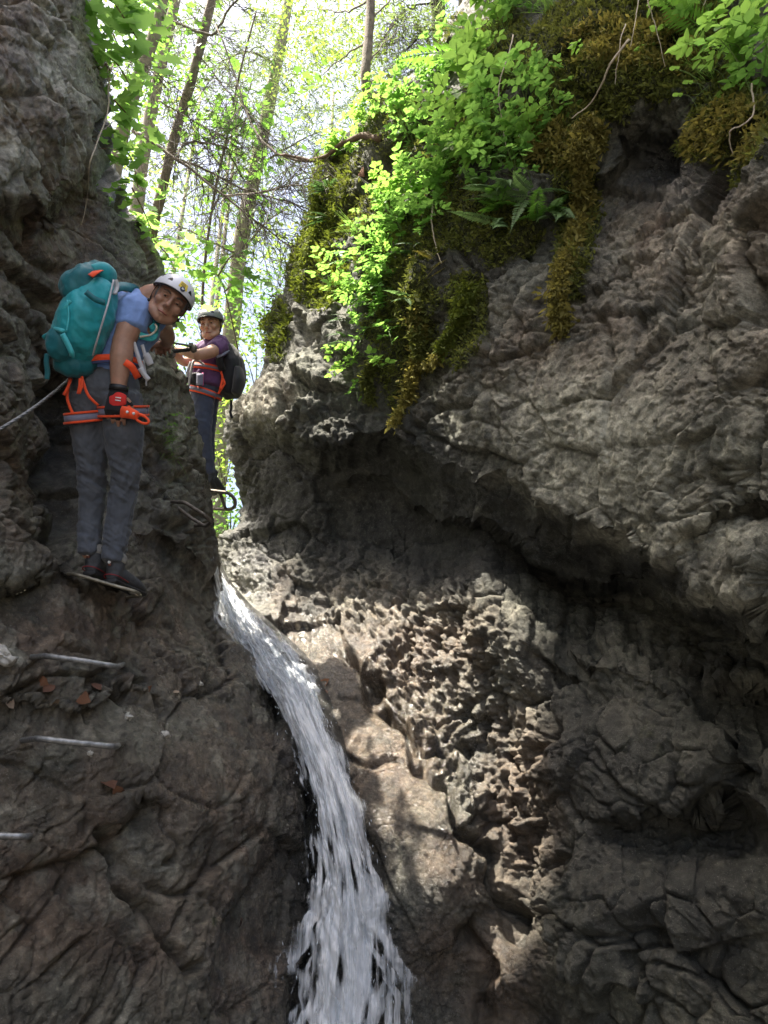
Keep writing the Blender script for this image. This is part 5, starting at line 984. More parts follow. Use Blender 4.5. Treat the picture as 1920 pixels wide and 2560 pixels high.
rung('worn brass coloured rung under both boots', [(110, 1432, 3.75), (145, 1436, 3.25), (185, 1434, 3.1), (265, 1458, 3.1), (345, 1481, 3.14), (352, 1490, 3.2), (330, 1492, 3.35), (280, 1500, 3.75)], .008, GOLD, [[(318, 1472, 3.3), (330, 1484, 3.2), (344, 1487, 3.16)]])
rung('dark iron stirrup step jutting from the rock edge, lower one', [(380, 1262, 4.6), (430, 1254, 4.15), (462, 1256, 4.05), (512, 1288, 4.05), (530, 1305, 4.1), (520, 1312, 4.2), (455, 1316, 4.65)], .0115, IRONR, [[(436, 1262, 4.2), (470, 1290, 4.25), (512, 1316, 4.22), (526, 1312, 4.18)]], False)
rung('dark iron stirrup step higher up against the bright slot', [(490, 1226, 5.3), (520, 1226, 5.1), (572, 1232, 5.0), (588, 1248, 5.0), (588, 1266, 5.05), (576, 1274, 5.1), (520, 1271, 5.3)], .013, IRONR, [[(550, 1230, 5.05), (556, 1250, 5.1), (564, 1272, 5.12)]], False)
# anchor bar and cable
root = empty('anchor_bar', A(430, 880, 4.6), 'dark twisted iron anchor bar held by the woman', 'anchor bar'); o = np.array(root.location)
b = MB(); t = np.linspace(0, 1, 60); P = np.array(A(405, 882, 4.75)) + (np.array(A(488, 872, 4.78)) - np.array(A(405, 882, 4.75))) * t[:, None]; b.tube(P - o, .0135 * (1 + .16 * np.sign(np.sin(t * 130))), 8); b.build('threaded_bar', PLA, root)
b = MB(); b.ball(np.array(A(484, 871, 4.77)) - o, (.026, .03, .032), 8, 6); b.box(np.array(A(478, 864, 4.76)) - o, (.014, .016, .012)); b.build('cable_clamp', IRONR, root)
def cable(label, pts):
    P = spline([np.array(A(*p)) for p in pts], 60); b = MB(); o = P[0]
    for k in range(3):
        a = np.linspace(0, 60, 60 * 4) + k * 2.094; Q = spline(P, 240); T = np.gradient(Q, axis=0); T /= np.linalg.norm(T, axis=1)[:, None]; n1 = np.cross(T, [0, 0, 1.0]); n1 /= np.linalg.norm(n1, axis=1)[:, None]; n2 = np.cross(T, n1)
        b.tube(Q - o + .0038 * (np.cos(a)[:, None] * n1 + np.sin(a)[:, None] * n2), .0042, 6)
    ob = b.build('steel_cable', IRON); ob.location = o; tag(ob, label, 'cable', 'steel safety cable')
cable('steel safety cable running down from the harness to the left edge', [(-60, 1108, 2.75), (60, 1036, 2.92), (130, 985, 3.05), (178, 945, 3.2), (215, 925, 3.45)])
cable('short steel cable from the shirt to the twisted anchor bar', [(350, 842, 3.75), (378, 848, 3.95), (430, 857, 4.4), (476, 865, 4.74), (484, 868, 4.76)])
# dead leaves and pale stones on the left ledge
DLM = [plain('dead leaf %s' % n, c, .8, .3, 60, bump=.3) for n, c in (('tan', (.21, .10, .055)), ('brown', (.11, .05, .03)), ('pale', (.28, .21, .15)), ('rust', (.2, .08, .03)))]
dlm = []
for k in range(4):
    r = np.random.default_rng(k); V = OV.copy(); V[:, 2] += .18 * np.sin(V[:, 1] * 4 + k) + r.normal(0, .05, 7); V[:, 0] *= 1.3; me = mesh('dead_leaf', V, OF); me.materials.append(DLM[k]); dlm.append(me)
for k, (px, py, s, m_, lb) in enumerate([(220, 1738, .075, 0, 'large tan dead leaf on the ledge under the upper rung'), (148, 1756, .06, 2, 'pale oval dead leaf left of the tan one'), (125, 1692, .055, 0, 'curled dead leaf just under the upper rung'), (38, 1750, .05, 2, 'faint dead leaf near the left picture edge'), (385, 1716, .045, 0, 'small orange dead leaf right of the ledge'),
        (262, 1955, .085, 1, 'dark brown curled leaf under the second rung'), (284, 1978, .085, 0, 'bright tan leaf below the dark curled one'), (240, 1730, .05, 1, 'dark dead leaf behind the large tan leaf'), (135, 1712, .06, 1, 'brown dead leaf in the damp litter under the rung'), (265, 1700, .05, 1, 'small brown dead leaf at the right end of the litter'),
        (452, 1722, .04, 2, 'pale dead leaf in the rock groove'), (810, 1712, .12, 3, 'rust leaf stuck beside the sunlit water'), (780, 1722, .12, 3, 'rust leaf lying lowest beside the sunlit water'), (812, 1742, .09, 0, 'orange leaf right below the rust leaves'), (915, 432, .13, 0, 'red brown dead leaf on the mossy corner'), (1170, 480, .09, 1, 'brown curled leaf among the hanging fern fronds'), (612, 2305, .05, 1, 'dark wet leaf low beside the waterfall')]):
    G = GL if px < 700 else GR; p, n = on(G, px, py, .012); q = link('dead_leaf', dlm[m_]); r = np.random.default_rng(90 + k); M = frames((np.array(n) + r.normal(0, .4, 3))[None], r.normal(0, 1, (1, 3)))[0]
    q.matrix_world = Matrix.Translation(p) @ Matrix([list(M[0]), list(M[1]), list(M[2])]).to_4x4() @ Matrix.Diagonal((s, s, s, 1)); q.location = p - Vector(M[:, 1]) * s * .5; tag(q, lb, 'leaf', 'dead leaves on the rock')
STN = plain('pale stone', (.5, .48, .43), .85, .35, 40, bump=.8, bd=.01)
for k, (px, py, s, lb) in enumerate([(412, 1832, .022, 'pale pebble stuck in the rock middle left'), (232, 1880, .014, 'small pale stone under the right end of the second rung'), (4, 1640, .04, 'big white stone at the left picture edge above the rungs'), (500, 1710, .016, 'pale flat stone near the channel rim'), (330, 1785, .018, 'pale stone in the crack right of the ledge')]):
    G = GL; p, n = on(G, px, py, s * .2); b = MB(); b.ball((0, 0, 0), (s, s * .8, s * .7), 12, 8); me = remesh(b, 'stone', s * .12, 0, lambda V, Nn: Nn * (s * .55 * worley(V / s * 1.3 + k, 3)[0])[:, None]); q = link('stone', me, STN); q.location = p; tag(q, lb, 'stone', 'pale stones on the left rock')

# ------------------------------------------------------------------ plants on the rock
HERB = leafmat('herb leaf', (.10, .21, .045), (.23, .44, .08), .5); HERBY = leafmat('lime herb leaf', (.13, .25, .045), (.30, .52, .09), .5); FERN = leafmat('fern frond', (.085, .19, .03), (.2, .42, .05), .45); FERND = leafmat('dull fern frond', (.055, .11, .035), (.1, .2, .05), .35)
STEM = plain('green stem', (.13, .2, .05), .6, .25, 40, bump=0); STEMR = plain('red brown stem', (.16, .08, .04), .6, .25, 40, bump=0)
def compound(name, lf, seed, mat):
    """compound leaf of lf leaflets along +Y"""
    r = np.random.default_rng(seed); b = MB(); b.tube([(0, 0, 0), (0, .5, .05), (0, .98, .0)], [.012, .010, .006], 4, False)
    sp = [(0, .62, 0, .42)] + [(s, y, a, l) for y, l, a in (((.55, .40, 62), (.22, .34, 72)) if lf == 5 else ((.5, .42, 66),)) for s in (-1, 1)]
    for s, y, a, l in sp:
        an = R(a) * s + r.normal(0, .08); d = np.array([math.sin(an), math.cos(an), r.normal(-.08, .08)]); n_ = np.array([r.normal(0, .18), r.normal(0, .18), 1.0])
        T = OV * np.array([1.25, 1, 1.2]); M = frames(n_[None], d[None])[0]; b.add((T * l * r.uniform(.9, 1.15)) @ M.T + np.array([0, y, .03 + (.0 if s else 0)]), None, OF)
    me = b.mesh(name, False); me.materials.append(mat); return me
CL = [compound('compound_leaf', 5, k, HERB) for k in range(4)] + [compound('compound_leaf', 3, 10 + k, HERB) for k in range(3)]
CY = [compound('compound_leaf', 5, 20 + k, HERBY) for k in range(3)] + [compound('compound_leaf', 3, 30 + k, HERBY) for k in range(2)]
def place(q, p, y, n, s):
    M = frames(np.array(n, float)[None], np.array(y, float)[None])[0]
    q.matrix_local = Matrix.Translation(Vector(p)) @ Matrix([list(M[0]), list(M[1]), list(M[2])]).to_4x4() @ Matrix.Diagonal((s, s, s, 1))
def herb(px, py, ht, n, ls, label, lib, seed, G=None, droop=0.0, spread=1.0):
    G = G or GR; r = np.random.default_rng(seed); p, nr = on(G, px, py, .02 if G is GR else -.005); nr = np.array(nr); root = empty('leafy_plant', p, label, 'plant', 'leafy plants growing on the rocks'); ns = max(2, n // 5); stems = MB(); out = np.array([nr[0], nr[1], 0]); out /= np.linalg.norm(out) + 1e-6
    left = n
    for k in range(ns):
        d = out * r.uniform(.35, .95) + np.array([0, 0, r.uniform(.1, .9) - droop * 1.4]) + r.normal(0, .42 * spread, 3); d /= np.linalg.norm(d); L = ht * r.uniform(.55, 1.15); b0 = r.normal(0, .05 * spread, 3) - nr * .03
        Q = spline([-nr * .03, b0 + d * L * .5 + np.array([0, 0, .06 * L]), b0 + d * L + np.array([0, 0, -.10 * L - droop * .25 * L])], 8); stems.tube(Q, np.linspace(.0035, .0016, 8), 4, False)
        m = max(1, left // (ns - k)); left -= m
        for j in range(m):
            t = 1.0 if j == 0 else r.uniform(.3, .98); i = min(7, int(t * 7)); a = r.uniform(0, 6.28); y = np.array([math.cos(a), math.sin(a), r.uniform(-.35, .3)]) + d * (.9 if j == 0 else .35) + out * .3
            q = link('leaf', lib[int(r.integers(0, len(lib)))], None, root); place(q, Q[i], y, np.array([0, 0, 1.0]) + out * .35 + r.normal(0, .32, 3), ls * r.uniform(.65, 1.2))
    stems.build('stem', STEM, root); return root
HS = [ # px, py, height, leaves, leaf size, lib(0 herb,1 lime), droop, label
 (1130, 92, .35, 16, .16, 0, 0, 'leafy plant just right of the tall fern at the top'), (1235, 70, .35, 14, .20, 1, 0, 'broad leaved plant at the top edge left of the moss cushion'), (1290, 40, .35, 14, .22, 1, 0, 'large lime plant touching the top edge above the moss cushion'), (1200, 160, .3, 16, .17, 0, 0, 'plant in the dark cleft below the tall fern'),
 (1262, 150, .3, 16, .17, 1, 0, 'lime plant on the left rim of the moss cushion'), (1235, 255, .34, 20, .26, 1, .1, 'plant with the biggest pale leaflets, middle of the green slope'), (1190, 240, .32, 14, .25, 1, .2, 'plant whose large pale leaflets hang over a dark hollow'), (1310, 250, .3, 18, .17, 0, 0, 'bushy plant beside the thin white hanging root'), (1160, 300, .3, 18, .15, 0, 0, 'small leaved plant left of the dark hollow'),
 (1090, 250, .32, 20, .15, 0, 0, 'plant under the bare brown bank near the bent tree'), (1040, 280, .32, 20, .15, 0, 0, 'second plant right of the foot of the bent tree'), (990, 300, .3, 18, .15, 1, 0, 'plant at the foot of the bent tree'), (945, 335, .3, 18, .14, 1, 0, 'yellowish plant on the sunny corner above the root'), (905, 375, .28, 16, .12, 1, 0, 'sunlit plant growing over the brown root'),
 (868, 410, .24, 14, .11, 1, 0, 'lowest sunlit plant on the corner beyond the root'), (1020, 360, .3, 18, .14, 0, 0, 'plant in front of the dark moss behind the slope'), (1345, 320, .26, 14, .15, 0, 0, 'plant with pointed leaves under the moss cushion'), (1300, 360, .3, 20, .15, 0, 0, 'dense plant left of the hanging moss top'), (1350, 390, .24, 14, .13, 1, 0, 'small plant leaning on the golden moss column'),
 (1245, 400, .3, 22, .15, 1, 0, 'dense plant in the middle of the lower green slope'), (1180, 430, .3, 22, .14, 0, 0, 'dense plant above the hanging fern fronds'), (1120, 430, .3, 20, .13, 0, 0, 'thick plant left of the hanging fern fronds'), (1300, 450, .28, 18, .13, 0, 0, 'plant above the feathery fern by the moss column'), (1065, 470, .3, 22, .13, 0, 0, 'plant in the dense strip below the dark moss'),
 (1010, 510, .3, 22, .13, 1, 0, 'plant halfway down the green strip'), (1120, 500, .26, 16, .12, 0, .2, 'plant with drooping leaves over the orange fern'), (1080, 540, .28, 16, .12, 0, .3, 'plant hanging over the rusty fern'), (960, 560, .3, 20, .12, 0, .1, 'plant on the left rim of the green strip'), (1010, 590, .3, 22, .12, 0, .2, 'lush plant where the green strip narrows'), (960, 640, .28, 18, .11, 0, .3, 'plant below the narrow part of the green strip'),
 (905, 670, .3, 18, .12, 0, .2, 'plant sticking out left with sparse round leaves'), (960, 700, .3, 18, .12, 0, .4, 'hanging plant above the wavy moss beard'), (900, 730, .28, 14, .13, 1, .3, 'plant with three bright oval leaves near its tip'), (945, 760, .3, 16, .11, 0, .6, 'trailing plant in front of the dark mossy overhang'), (935, 820, .26, 12, .11, 0, .7, 'thin trailing plant above the lowest leaf spray'), (930, 880, .26, 14, .12, 1, .5, 'lowest leaf spray hanging on the dark rock'), (920, 955, .16, 6, .09, 0, .6, 'tiny sprig below the lowest leaf spray'),
 (1395, 200, .2, 10, .13, 0, 0, 'small plant with pale leaves on the middle of the moss cushion'), (1460, 195, .18, 8, .13, 1, 0, 'little three leaved plant right of centre on the moss cushion'), (1735, 55, .3, 16, .17, 1, 0, 'plant in the grassy top right corner'), (1800, 90, .3, 16, .16, 0, 0, 'plant left of the pale fern in the top right corner'), (1870, 190, .3, 18, .17, 1, 0, 'lime plant at the right edge above the moss'), (1905, 150, .3, 16, .18, 1, 0, 'highest plant at the right picture edge'), (1890, 250, .26, 14, .15, 0, 0, 'lower plant at the right picture edge'), (1830, 240, .22, 10, .12, 0, 0, 'plant with small leaves left of the right edge moss')]
for k, (px, py, ht, n, ls, lib, dr, lb) in enumerate(HS):
    f = 2.0 if 300 < py < 900 and 850 < px < 1400 else 1.35
    herb(px, py, ht * 1.1, int(n * f), ls * (1.08 if py > 380 else 1.0), lb, CY if lib else CL, 700 + k, None, dr)
for k, (px, py, ht, n, ls, lib, dr, lb) in enumerate([(1350, 20, .3, 16, .16, 0, 0, 'plant crowding the top edge right of the large lime leaves'), (1480, 30, .22, 12, .12, 1, 0, 'low plant on top of the moss cushion near its middle'), (1590, 60, .2, 10, .12, 0, 0, 'low plant on the right half of the moss cushion'), (1420, 270, .2, 12, .10, 0, 0, 'small plant on the lower fringe of the moss cushion'), (1400, 300, .2, 12, .1, 1, 0, 'tiny lime plant right above the golden beard top'),
        (1660, 20, .3, 16, .15, 1, 0, 'bright plant at the top edge left of the corner grass'), (1845, 60, .3, 14, .15, 0, 0, 'plant behind the pale corner fern'), (1100, 180, .3, 16, .13, 0, 0, 'plant under the foot of the tall fern'), (1070, 320, .3, 18, .12, 0, 0, 'plant on the mid slope below the bare bank'), (1115, 370, .3, 18, .12, 1, 0, 'lime plant in the middle of the upper slope'), (1260, 330, .3, 18, .13, 0, 0, 'plant beside the lower end of the white hanging root'), (1000, 430, .26, 14, .1, 0, 0, 'sparse plant on the dark moss left of the green strip'),
        (1340, 480, .24, 14, .1, 0, .1, 'plant tucked between fern and golden beard'), (1170, 380, .3, 18, .13, 1, 0, 'lime plant above the dense middle of the slope'), (985, 545, .28, 20, .1, 1, .1, 'lime plant on the upper half of the narrow strip'), (925, 610, .26, 16, .1, 0, .2, 'plant leaning left over the black mossy rock'), (975, 670, .26, 18, .1, 1, .3, 'lime plant low in the narrow strip')]):
    herb(px, py, ht, n, ls, lb, CY if lib else CL, 900 + k, None, dr)
herb(425, 1075, .14, 8, .05, 'small green herb on the rock right of the climber', CL, 760, GL); herb(415, 1030, .12, 6, .05, 'tiny herb above the grass on the left rock', CL, 761, GL)
# round leaved pennywort
RL = MB(); a = np.linspace(.25, 6.03, 13); V = [(0, 0, 0)] + [(math.sin(x) * .5, .1 - math.cos(x) * .5, .05 * math.sin(x * 3)) for x in a]; RL.add(V, None, [[0, j, j + 1] for j in range(1, 13)]); RLM = RL.mesh('round_leaf', True); RLM.materials.append(HERBY)
root = empty('pennywort', A(1790, 250, 3.4), 'small plant with four round coin like leaves on thin stalks', 'plant'); o = np.array(root.location)
for px, py in ((1740, 212), (1775, 230), (1757, 252), (1800, 200)):
    p, n = on(GR, px, py, .14); base, _ = on(GR, px + 35, py + 40, 0); b = MB(); b.tube(spline([np.array(base) - o, (np.array(base) + np.array(p)) / 2 - o + [0, -.03, .03], np.array(p) - o], 8), .0016, 4); b.build('stalk', STEM, root); q = link('leaf', RLM, None, root); place(q, np.array(p) - o, (-.3, -.6, .1), (.1, -.5, .8), .055)
# ferns
def frond(name, np_, w, mat, seed, curve=.5, gap=1.0, tip=1.0):
    r = np.random.default_rng(seed); t = np.linspace(0, 1, 14); Q = np.stack([.04 * np.sin(t * 3 + seed), t - .12 * curve * t ** 2, .25 * t - curve * .62 * t ** 2], 1); b = MB(); b.tube(Q, np.linspace(.011, .003, 14), 4, False)
    for k in range(np_):
        u = .08 + .9 * k / np_; i = np.interp(u, t, np.arange(14)); j = int(i); p = Q[j] * (1 - i + j) + Q[min(13, j + 1)] * (i - j); tg = Q[min(13, j + 1)] - Q[max(0, j - 1)]; tg /= np.linalg.norm(tg)
        L = w * math.sin(math.pi * min(1, .12 + u * .95) ** .8) * r.uniform(.88, 1.1) + .01
        for s in (-1, 1):
            d = np.array([s, .32, 0.0]) + tg * .2 + np.array([0, 0, r.normal(-.12, .08)]); d /= np.linalg.norm(d); n_ = np.cross(d, tg) * (1 if s > 0 else -1); n_ = n_ if n_[2] > 0 else -n_; e = np.cross(n_, d); wd = .5 / np_ * gap
            b.add([p, p + d * L * .45 + e * wd + n_ * .01, p + d * L - np.array([0, 0, .03 * L]), p + d * L * .45 - e * wd], [[0, 1, 2, 3]] if s < 0 else [[0, 3, 2, 1]])
    me = b.mesh(name, False); me.materials.append(mat); return me
FR = {m_: [frond('frond', 20, w_, mt, k, c, g) for k, c in enumerate((.35, .6, .9))] for m_, w_, mt, g in ((0, .24, FERN, .9), (1, .11, FERND, 1.0), (2, .085, leafmat('rusty spleenwort', (.16, .15, .03), (.3, .26, .05), .4), .95), (3, .13, leafmat('pale polypody', (.16, .25, .10), (.2, .34, .1), .3), 1.25))}
def fern(px, py, n, L, kind, label, seed, up=.8, out=.6, side=0.0, G=None):
    G = G or GR; r = np.random.default_rng(seed); p, nr = on(G, px, py, -.01); nr = np.array(nr); root = empty('fern', p, label, 'fern', 'ferns on the rocks')
    for k in range(n):
        y = np.array([nr[0] * out + side + r.normal(0, .5), nr[1] * out + r.normal(0, .25), up + r.normal(0, .25)]); q = link('frond', FR[kind][k % 3], None, root); place(q, r.normal(0, .02, 3), y, np.array([0, -.55, .8]) + r.normal(0, .3, 3), L * r.uniform(.7, 1.15))
for k, a in enumerate([(1185, 130, 9, .95, 0, 'tall bright fern standing against the dark spruce', 1.1, .3, -.2), (1350, 545, 8, .34, 0, 'feathery light green fern beside the golden moss column', .7, .7, .0), (1275, 520, 6, .3, 0, 'half hidden fern above the hanging fronds', .5, .7, -.2), (840, 555, 7, .3, 1, 'dark fern on the shaded moss left of the green strip', .3, .8, -.4), (855, 500, 7, .32, 1, 'dull fern under the sunny corner', .4, .8, -.3),
                         (1440, 195, 4, .26, 2, 'thin ladder fern upright on the moss cushion', 1.0, .4, 0), (1500, 195, 4, .26, 2, 'second ladder fern beside the dangling white root', 1.0, .4, .1), (1800, 120, 6, .42, 0, 'pale green fern pointing up in the top right corner', 1.0, .4, .4), (870, 850, 6, .22, 1, 'small dark fern on the wet black rock', -.1, .8, -.2), (880, 800, 4, .2, 1, 'tiny grey fern above the small dark one', .2, .8, -.4),
                         (1165, 640, 9, .36, 2, 'rusty fern with upright orange ladder fronds', .9, .6, 0), (1120, 650, 5, .3, 2, 'shorter rusty fern left of the orange one', .7, .6, -.2), (1050, 620, 5, .26, 1, 'dark ladder fern under the green strip', -.3, .6, 0), (1040, 750, 4, .28, 3, 'bluish fern frond cluster hanging above the moss beard', -.9, .6, 0), (1310, 330, 5, .2, 0, 'small fern near the thin white root', .4, .8, .2)]):
    px, py, n, L, kd, lb, up, out, sd = a; fern(px, py, n, L, kd, lb, 800 + k, up, out, sd)
for k, (px, py, n, L, lb) in enumerate([(1215, 478, 5, .34, 'pale strap fern hanging left of centre under the green slope'), (1265, 486, 5, .38, 'pale strap fern hanging in the middle under the green slope'), (1340, 500, 5, .36, 'pale strap fern hanging near the golden moss'), (1385, 520, 5, .36, 'strap fern hanging right against the golden moss'), (1270, 570, 4, .4, 'long yellow strap fern trailing lowest')]): fern(px, py, n, L, 3, lb, 830 + k, -1.0, .5)
# grass tufts
GRS = leafmat('grass blade', (.11, .2, .04), (.25, .42, .07), .4)
def grass(px, py, n, L, label, seed, G=None, hang=.3):
    G = G or GR; r = np.random.default_rng(seed); p, nr = on(G, px, py, -.01); nr = np.array(nr); b = MB()
    for k in range(n):
        d = nr * np.array([1, 1, .2]) * r.uniform(.3, .9) + np.array([0, 0, r.uniform(.2, 1)]) + r.normal(0, .35, 3); d /= np.linalg.norm(d); l = L * r.uniform(.5, 1.2); c = r.normal(0, .03, 3); s = np.cross(d, r.normal(0, 1, 3)); s /= np.linalg.norm(s); s *= .0022; V = []
        for t in np.linspace(0, 1, 5): q = c + d * l * t - np.array([0, 0, hang]) * l * t * t; V += [q + s * (1 - t * .9), q - s * (1 - t * .9)]
        b.add(V, [[2 * j, 2 * j + 1, 2 * j + 3, 2 * j + 2] for j in range(4)])
    q = b.build('grass_tuft', GRS, None, False); q.location = p; q['kind'] = 'stuff'; tag(q, label, 'grass')
for k, a in enumerate([(1385, 45, 70, .34, 'grass tuft at the top edge beside the big lime leaves'), (1255, 110, 60, .3, 'fine grass on the left end of the moss cushion'), (1690, 30, 80, .34, 'grass at the top edge right of the moss cushion'), (1770, 150, 60, .3, 'grass under the pale corner fern'), (1020, 330, 60, .26, 'grass between the plants near the bent tree'), (1340, 200, 60, .26, 'grass blades drooping over the moss cushion'), (900, 585, 50, .26, 'grass tuft on the left rim of the green strip'), (780, 540, 60, .24, 'thin grass on the sunlit mossy rim'), (1780, 200, 50, .22, 'dull grass right of the dark hollow')]): grass(*a[:5], 850 + k)
for k, a in enumerate([(405, 1095, 70, .10, 'grass tuft growing on the left rock beside the climber'), (425, 1140, 50, .09, 'lower grass patch on the left rock')]): grass(*a, 870 + k, GL, .5)
# moss: thousands of little shoots over the mossy rock
MOSS = leafmat('moss shoots', (.095, .108, .024), (.16, .18, .035), .3, .9, .6); MOSSG = leafmat('golden moss shoots', (.185, .165, .042), (.28, .25, .055), .3, .9, .6); MOSSL = leafmat('bright moss shoots', (.11, .14, .02), (.2, .25, .03), .3, .9, .45)
def shoots(mb, P, Nn, size, seed, hang=.35, blades=5):
    r = np.random.default_rng(seed); n = len(P)
    for k in range(blades):
        d = Nn * r.uniform(.35, 1, (n, 1)) + r.normal(0, .55, (n, 3)) - np.array([0, 0, hang]); s = size * r.uniform(.5, 1.2, n)
        scatter(mb, DI * np.array([.62, 1, 1]), DF, P + r.normal(0, size * .35, (n, 3)), frames(r.normal(0, 1, (n, 3)), d), s)
def vis_verts(G, mask): idx = np.nonzero(mask.ravel())[0]; return G['V'].reshape(-1, 3)[idx], G['N'].reshape(-1, 3)[idx], G['px'].ravel()[idx], G['py'].ravel()[idx]
mR = np.zeros(GR['px'].shape); mR[:] = GR['att']['moss']; mR[:, :2] = 0
inb = (GR['px'] > 560) & (GR['px'] < 2050) & (GR['py'] > -120) & (GR['py'] < 1250); inb[:, :GR['nw']] &= False
P, Nn, X, Y = vis_verts(GR, inb & (mR > .42)); r = np.random.default_rng(5); k = r.choice(len(P), min(len(P), 11000), False); left = X[k] < 880
b = MB(); shoots(b, P[k][~left], Nn[k][~left], .042, 1); me = b.mesh('moss', False); tag(link('moss_carpet', me, MOSS), kind='stuff', label='shaggy olive moss covering the top of the right rock')
b = MB(); shoots(b, P[k][left], Nn[k][left], .05, 2); lm = (X < 900) & (Y > 380) & (Y < 900); k2 = r.choice(np.nonzero(lm)[0], 900, False); shoots(b, P[k2], Nn[k2], .06, 3); tag(link('moss_carpet', b.mesh('moss', False), MOSSL), kind='stuff', label='bright moss along the sunlit left rim of the right rock')
bm_ = blobs(X, Y, [(1600, 150, 200, 60, 1), (1450, 380, 130, 60, 1), (1850, 330, 90, 90, .8), (1370, 330, 60, 40, .8)]); k3 = np.nonzero(bm_ > .5)[0]; k3 = r.choice(k3, min(1300, len(k3)), False); b = MB(); shoots(b, P[k3] + Nn[k3] * .02, Nn[k3], .05, 4, .7); tag(link('moss_carpet', b.mesh('moss', False), MOSSG), kind='stuff', label='rusty golden moss along the lower edge of the moss cushion')
def beard(path, w0, w1, n, label, seed, mat):
    """hanging moss column: a lumpy core clothed in shoots"""
    r = np.random.default_rng(seed); Q = spline([np.array(on(GR, x, y, .05)[0]) for x, y in path], 40); o = Q[0]; wd = .8 * np.linspace(w0, w1, 40) * (1 + .35 * np.sin(np.arange(40) * 1.1 + seed)); b = MB(); b.tube(Q - o, wd * .6, 7)
    i = r.integers(0, 40, n); a = r.uniform(0, 6.28, n); nn = np.stack([np.cos(a), -np.abs(np.sin(a)) - .1, 0 * a], 1); P = Q[i] - o + nn * (wd[i] * r.uniform(.5, 1.05, n))[:, None] + r.normal(0, .012, (n, 3)); shoots(b, P, nn, .034, seed, .9, 5); k4 = r.integers(0, n, n // 6); shoots(b, P[k4] + r.normal(0, .015, (len(k4), 3)), nn[k4], .06, seed + 50, 1.2, 3)
    q = b.build('hanging_moss', mat, None, False); q.location = o; tag(q, label, 'moss', 'beards of hanging moss')
beard([(1470, 330), (1455, 420), (1452, 520), (1440, 620), (1420, 720), (1412, 800), (1415, 835)], .075, .02, 1500, 'longest golden moss beard hanging free on the right rock', 1, MOSSG)
beard([(1190, 735), (1180, 790), (1150, 840), (1120, 890)], .075, .02, 700, 'short thick yellow moss beard left of the longest one', 2, MOSSL)
beard([(1060, 800), (1045, 880), (1035, 950), (1020, 1010), (1005, 1065)], .05, .018, 700, 'lowest thin golden moss beard reaching over the hollow', 3, MOSSG)
beard([(950, 900), (945, 960), (940, 1010)], .03, .012, 260, 'small dark moss beard left of the lowest one', 4, MOSS)
beard([(1065, 760), (1060, 830), (1062, 900)], .05, .02, 380, 'olive moss beard above the lowest golden one', 5, MOSS)
beard([(850, 420), (835, 500), (815, 580), (790, 660)], .06, .04, 500, 'bright moss strip down the sunlit rim', 6, MOSSL)
beard([(1050, 918), (1080, 920), (1110, 902), (1122, 890)], .012, .014, 110, 'thin moss strand bridging two beards', 7, MOSSG)
# dry roots
ROOT = plain('dry root', (.40, .34, .26), .85, .3, 60, bump=.3)
def rootlet(pts, rad, label, G=None, off=.06, cat='root'):
    G = G or GR; Q = spline([np.array(on(G, p[0], p[1], p[2] if len(p) > 2 else off)[0]) for p in pts], 30); o = Q[0]; b = MB(); b.tube(Q - o + np.cumsum(np.random.default_rng(len(label)).normal(0, .0016, Q.shape), 0), np.linspace(rad, rad * .45, 30), 5); q = b.build('dry_root', ROOT); q.location = o; tag(q, label, cat, 'dry roots hanging over the rocks')
rootlet([(1630, 10, .12), (1625, 80, .16), (1618, 150, .16), (1612, 190, .12)], .005, 'straight pale root dangling over the moss cushion'); rootlet([(1632, 60, .15), (1650, 110, .17), (1670, 150, .17), (1690, 200, .15)], .004, 'thin root slanting right over the moss cushion')
rootlet([(1612, 185, .16), (1570, 225, .18), (1525, 262, .18), (1480, 295, .17), (1444, 330, .15)], .0075, 'thick pale root slanting down to the top of the golden beard'); rootlet([(1585, 140, .12), (1592, 180, .16), (1588, 220, .16), (1590, 245, .15)], .004, 'short knobbly root crossing the slanting one')
rootlet([(1325, 160, .2), (1312, 210, .2), (1303, 280, .2), (1295, 350, .18), (1295, 390, .16)], .005, 'thin white root hanging through the green plants'); rootlet([(1905, 240, .1), (1910, 310, .12), (1890, 350, .12), (1870, 400, .12)], .005, 'pale root hanging near the right edge'); rootlet([(1810, 0, .1), (1808, 50, .14), (1790, 105, .14)], .0045, 'pale stalk hanging in the top right corner')
rootlet([(1100, 520, .1), (1102, 580, .1), (1110, 640, .08), (1135, 680, .06)], .007, 'brown root behind the rusty fern'); rootlet([(1010, 440, .08), (985, 470, .1), (955, 505, .1)], .005, 'grey twig on the dark moss')
for k, (pts, lb) in enumerate([([(262, 150, .05), (246, 215, .06), (236, 280, .05), (215, 350, .05), (203, 410, .05), (200, 480, .04), (192, 560, .03)], 'long thin root hanging down the brown left wall'), ([(262, 120, .06), (250, 180, .07), (240, 240, .05)], 'short root beside the long one on the left wall'), ([(285, 300, .05), (265, 330, .06), (246, 350, .05), (225, 340, .05)], 'curled root at the edge of the left wall'), ([(300, 175, .05), (280, 215, .06), (255, 250, .05)], 'root fringe under the leaves at the upper left edge')]): rootlet(pts, .006 - .0008 * k, lb, GL)
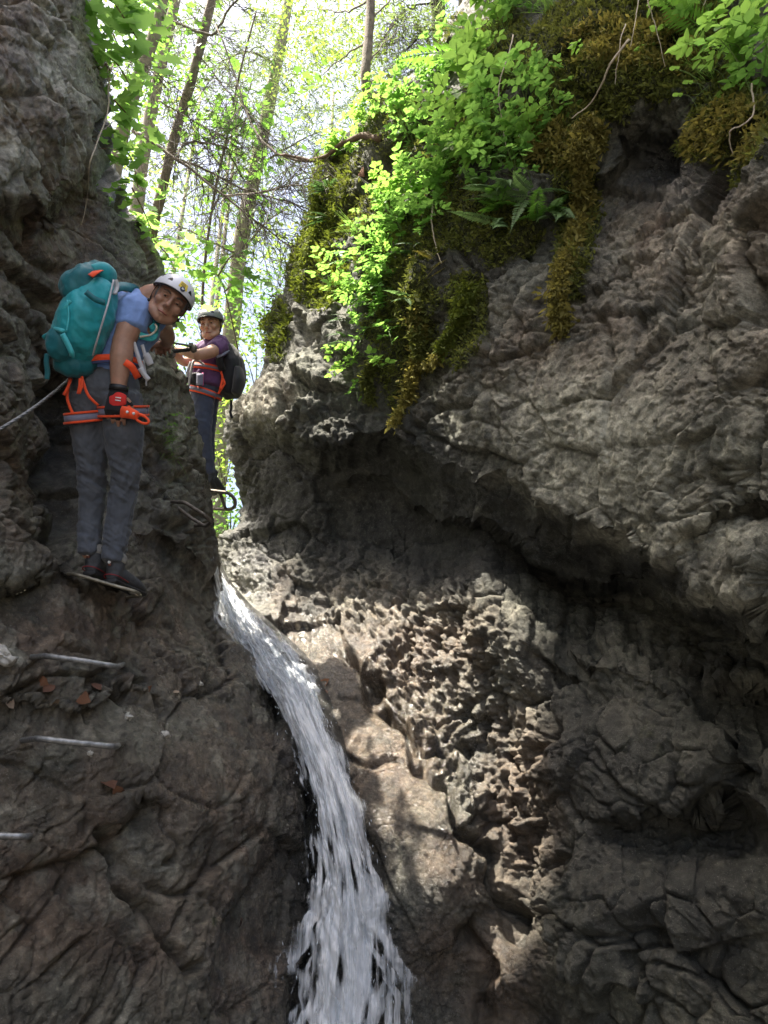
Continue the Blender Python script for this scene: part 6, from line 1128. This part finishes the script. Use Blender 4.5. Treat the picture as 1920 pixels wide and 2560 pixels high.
for k, (px, py, lb) in enumerate([(255, 150, 'reddish root mat on the left wall under the big leaf'), (240, 330, 'reddish root tangle on the left wall lower down')]):
    b = MB(); p, n = on(GL, px, py, .02); r = np.random.default_rng(k)
    for j in range(46): d = r.normal(0, .5, 3) + np.array([0, -.3, -.6]); b.tube(spline([r.normal(0, .06, 3), d * .08 + r.normal(0, .03, 3), d * .17 + r.normal(0, .03, 3)], 6), .0016, 3, False)
    q = b.build('root_tangle', plain('red roots', (.2, .085, .05), .85, .3, 60)); q.location = p; tag(q, lb, 'roots', 'root tangles on the left wall')
# broad leaved vines along the left edge
VLEAF = leafmat('vine leaf', (.11, .24, .04), (.36, .60, .13), .6); MLV = mesh('leaf', ML, MF, True); MLV.materials.append(VLEAF)
def vine(pts, n, size, label, seed, mat=None):
    r = np.random.default_rng(seed); Q = spline([np.array(A(*p)) for p in pts], 24); root = empty('maple_vine', Q[0], label, 'vine', 'broad leaved plants on the left rock edge'); o = Q[0]; b = MB(); b.tube(Q - o, np.linspace(.006, .003, 24), 5); b.build('stem', STEMR, root); leafparts(root, Q[2:], size, seed, int(n * 1.9), MLV, .10)
vine([(238, -60, 4.5), (280, 0, 4.4), (320, 60, 4.3), (350, 110, 4.25)], 24, .13, 'leafy spray at the top with the biggest single leaf', 1); vine([(255, -40, 4.7), (300, 10, 4.7), (360, 30, 4.7)], 22, .12, 'leafy spray along the top edge above the biggest leaf', 2)
vine([(262, 130, 4.6), (300, 170, 4.6), (325, 215, 4.6)], 20, .09, 'leafy spray in front of the leaning pale trunk', 3); vine([(285, 250, 4.6), (320, 290, 4.6), (340, 340, 4.6)], 20, .085, 'leafy spray on the rock edge below the leaning trunk', 4)
vine([(300, 360, 4.7), (330, 400, 4.7), (345, 470, 4.7)], 30, .085, 'dense leaf curtain midway down the left edge', 5); vine([(330, 470, 4.8), (360, 530, 4.8), (385, 590, 4.8)], 30, .08, 'leaf curtain above the white helmet', 6); vine([(385, 600, 5.0), (420, 640, 5.0), (440, 680, 5.1)], 18, .09, 'leaf cluster between white helmet and grey helmet', 7)
vine([(440, 790, 4.75), (455, 770, 4.75), (430, 800, 4.7)], 5, .13, 'dark leaf cluster under the chin of the leaning climber', 8); vine([(262, 60, 4.5), (285, 90, 4.45), (300, 130, 4.5)], 18, .075, 'small leaf tangle under the top spray', 9); vine([(345, 555, 5.1), (375, 590, 5.2), (430, 600, 5.4)], 20, .085, 'sunlit leaves just above the white helmet crown', 10)
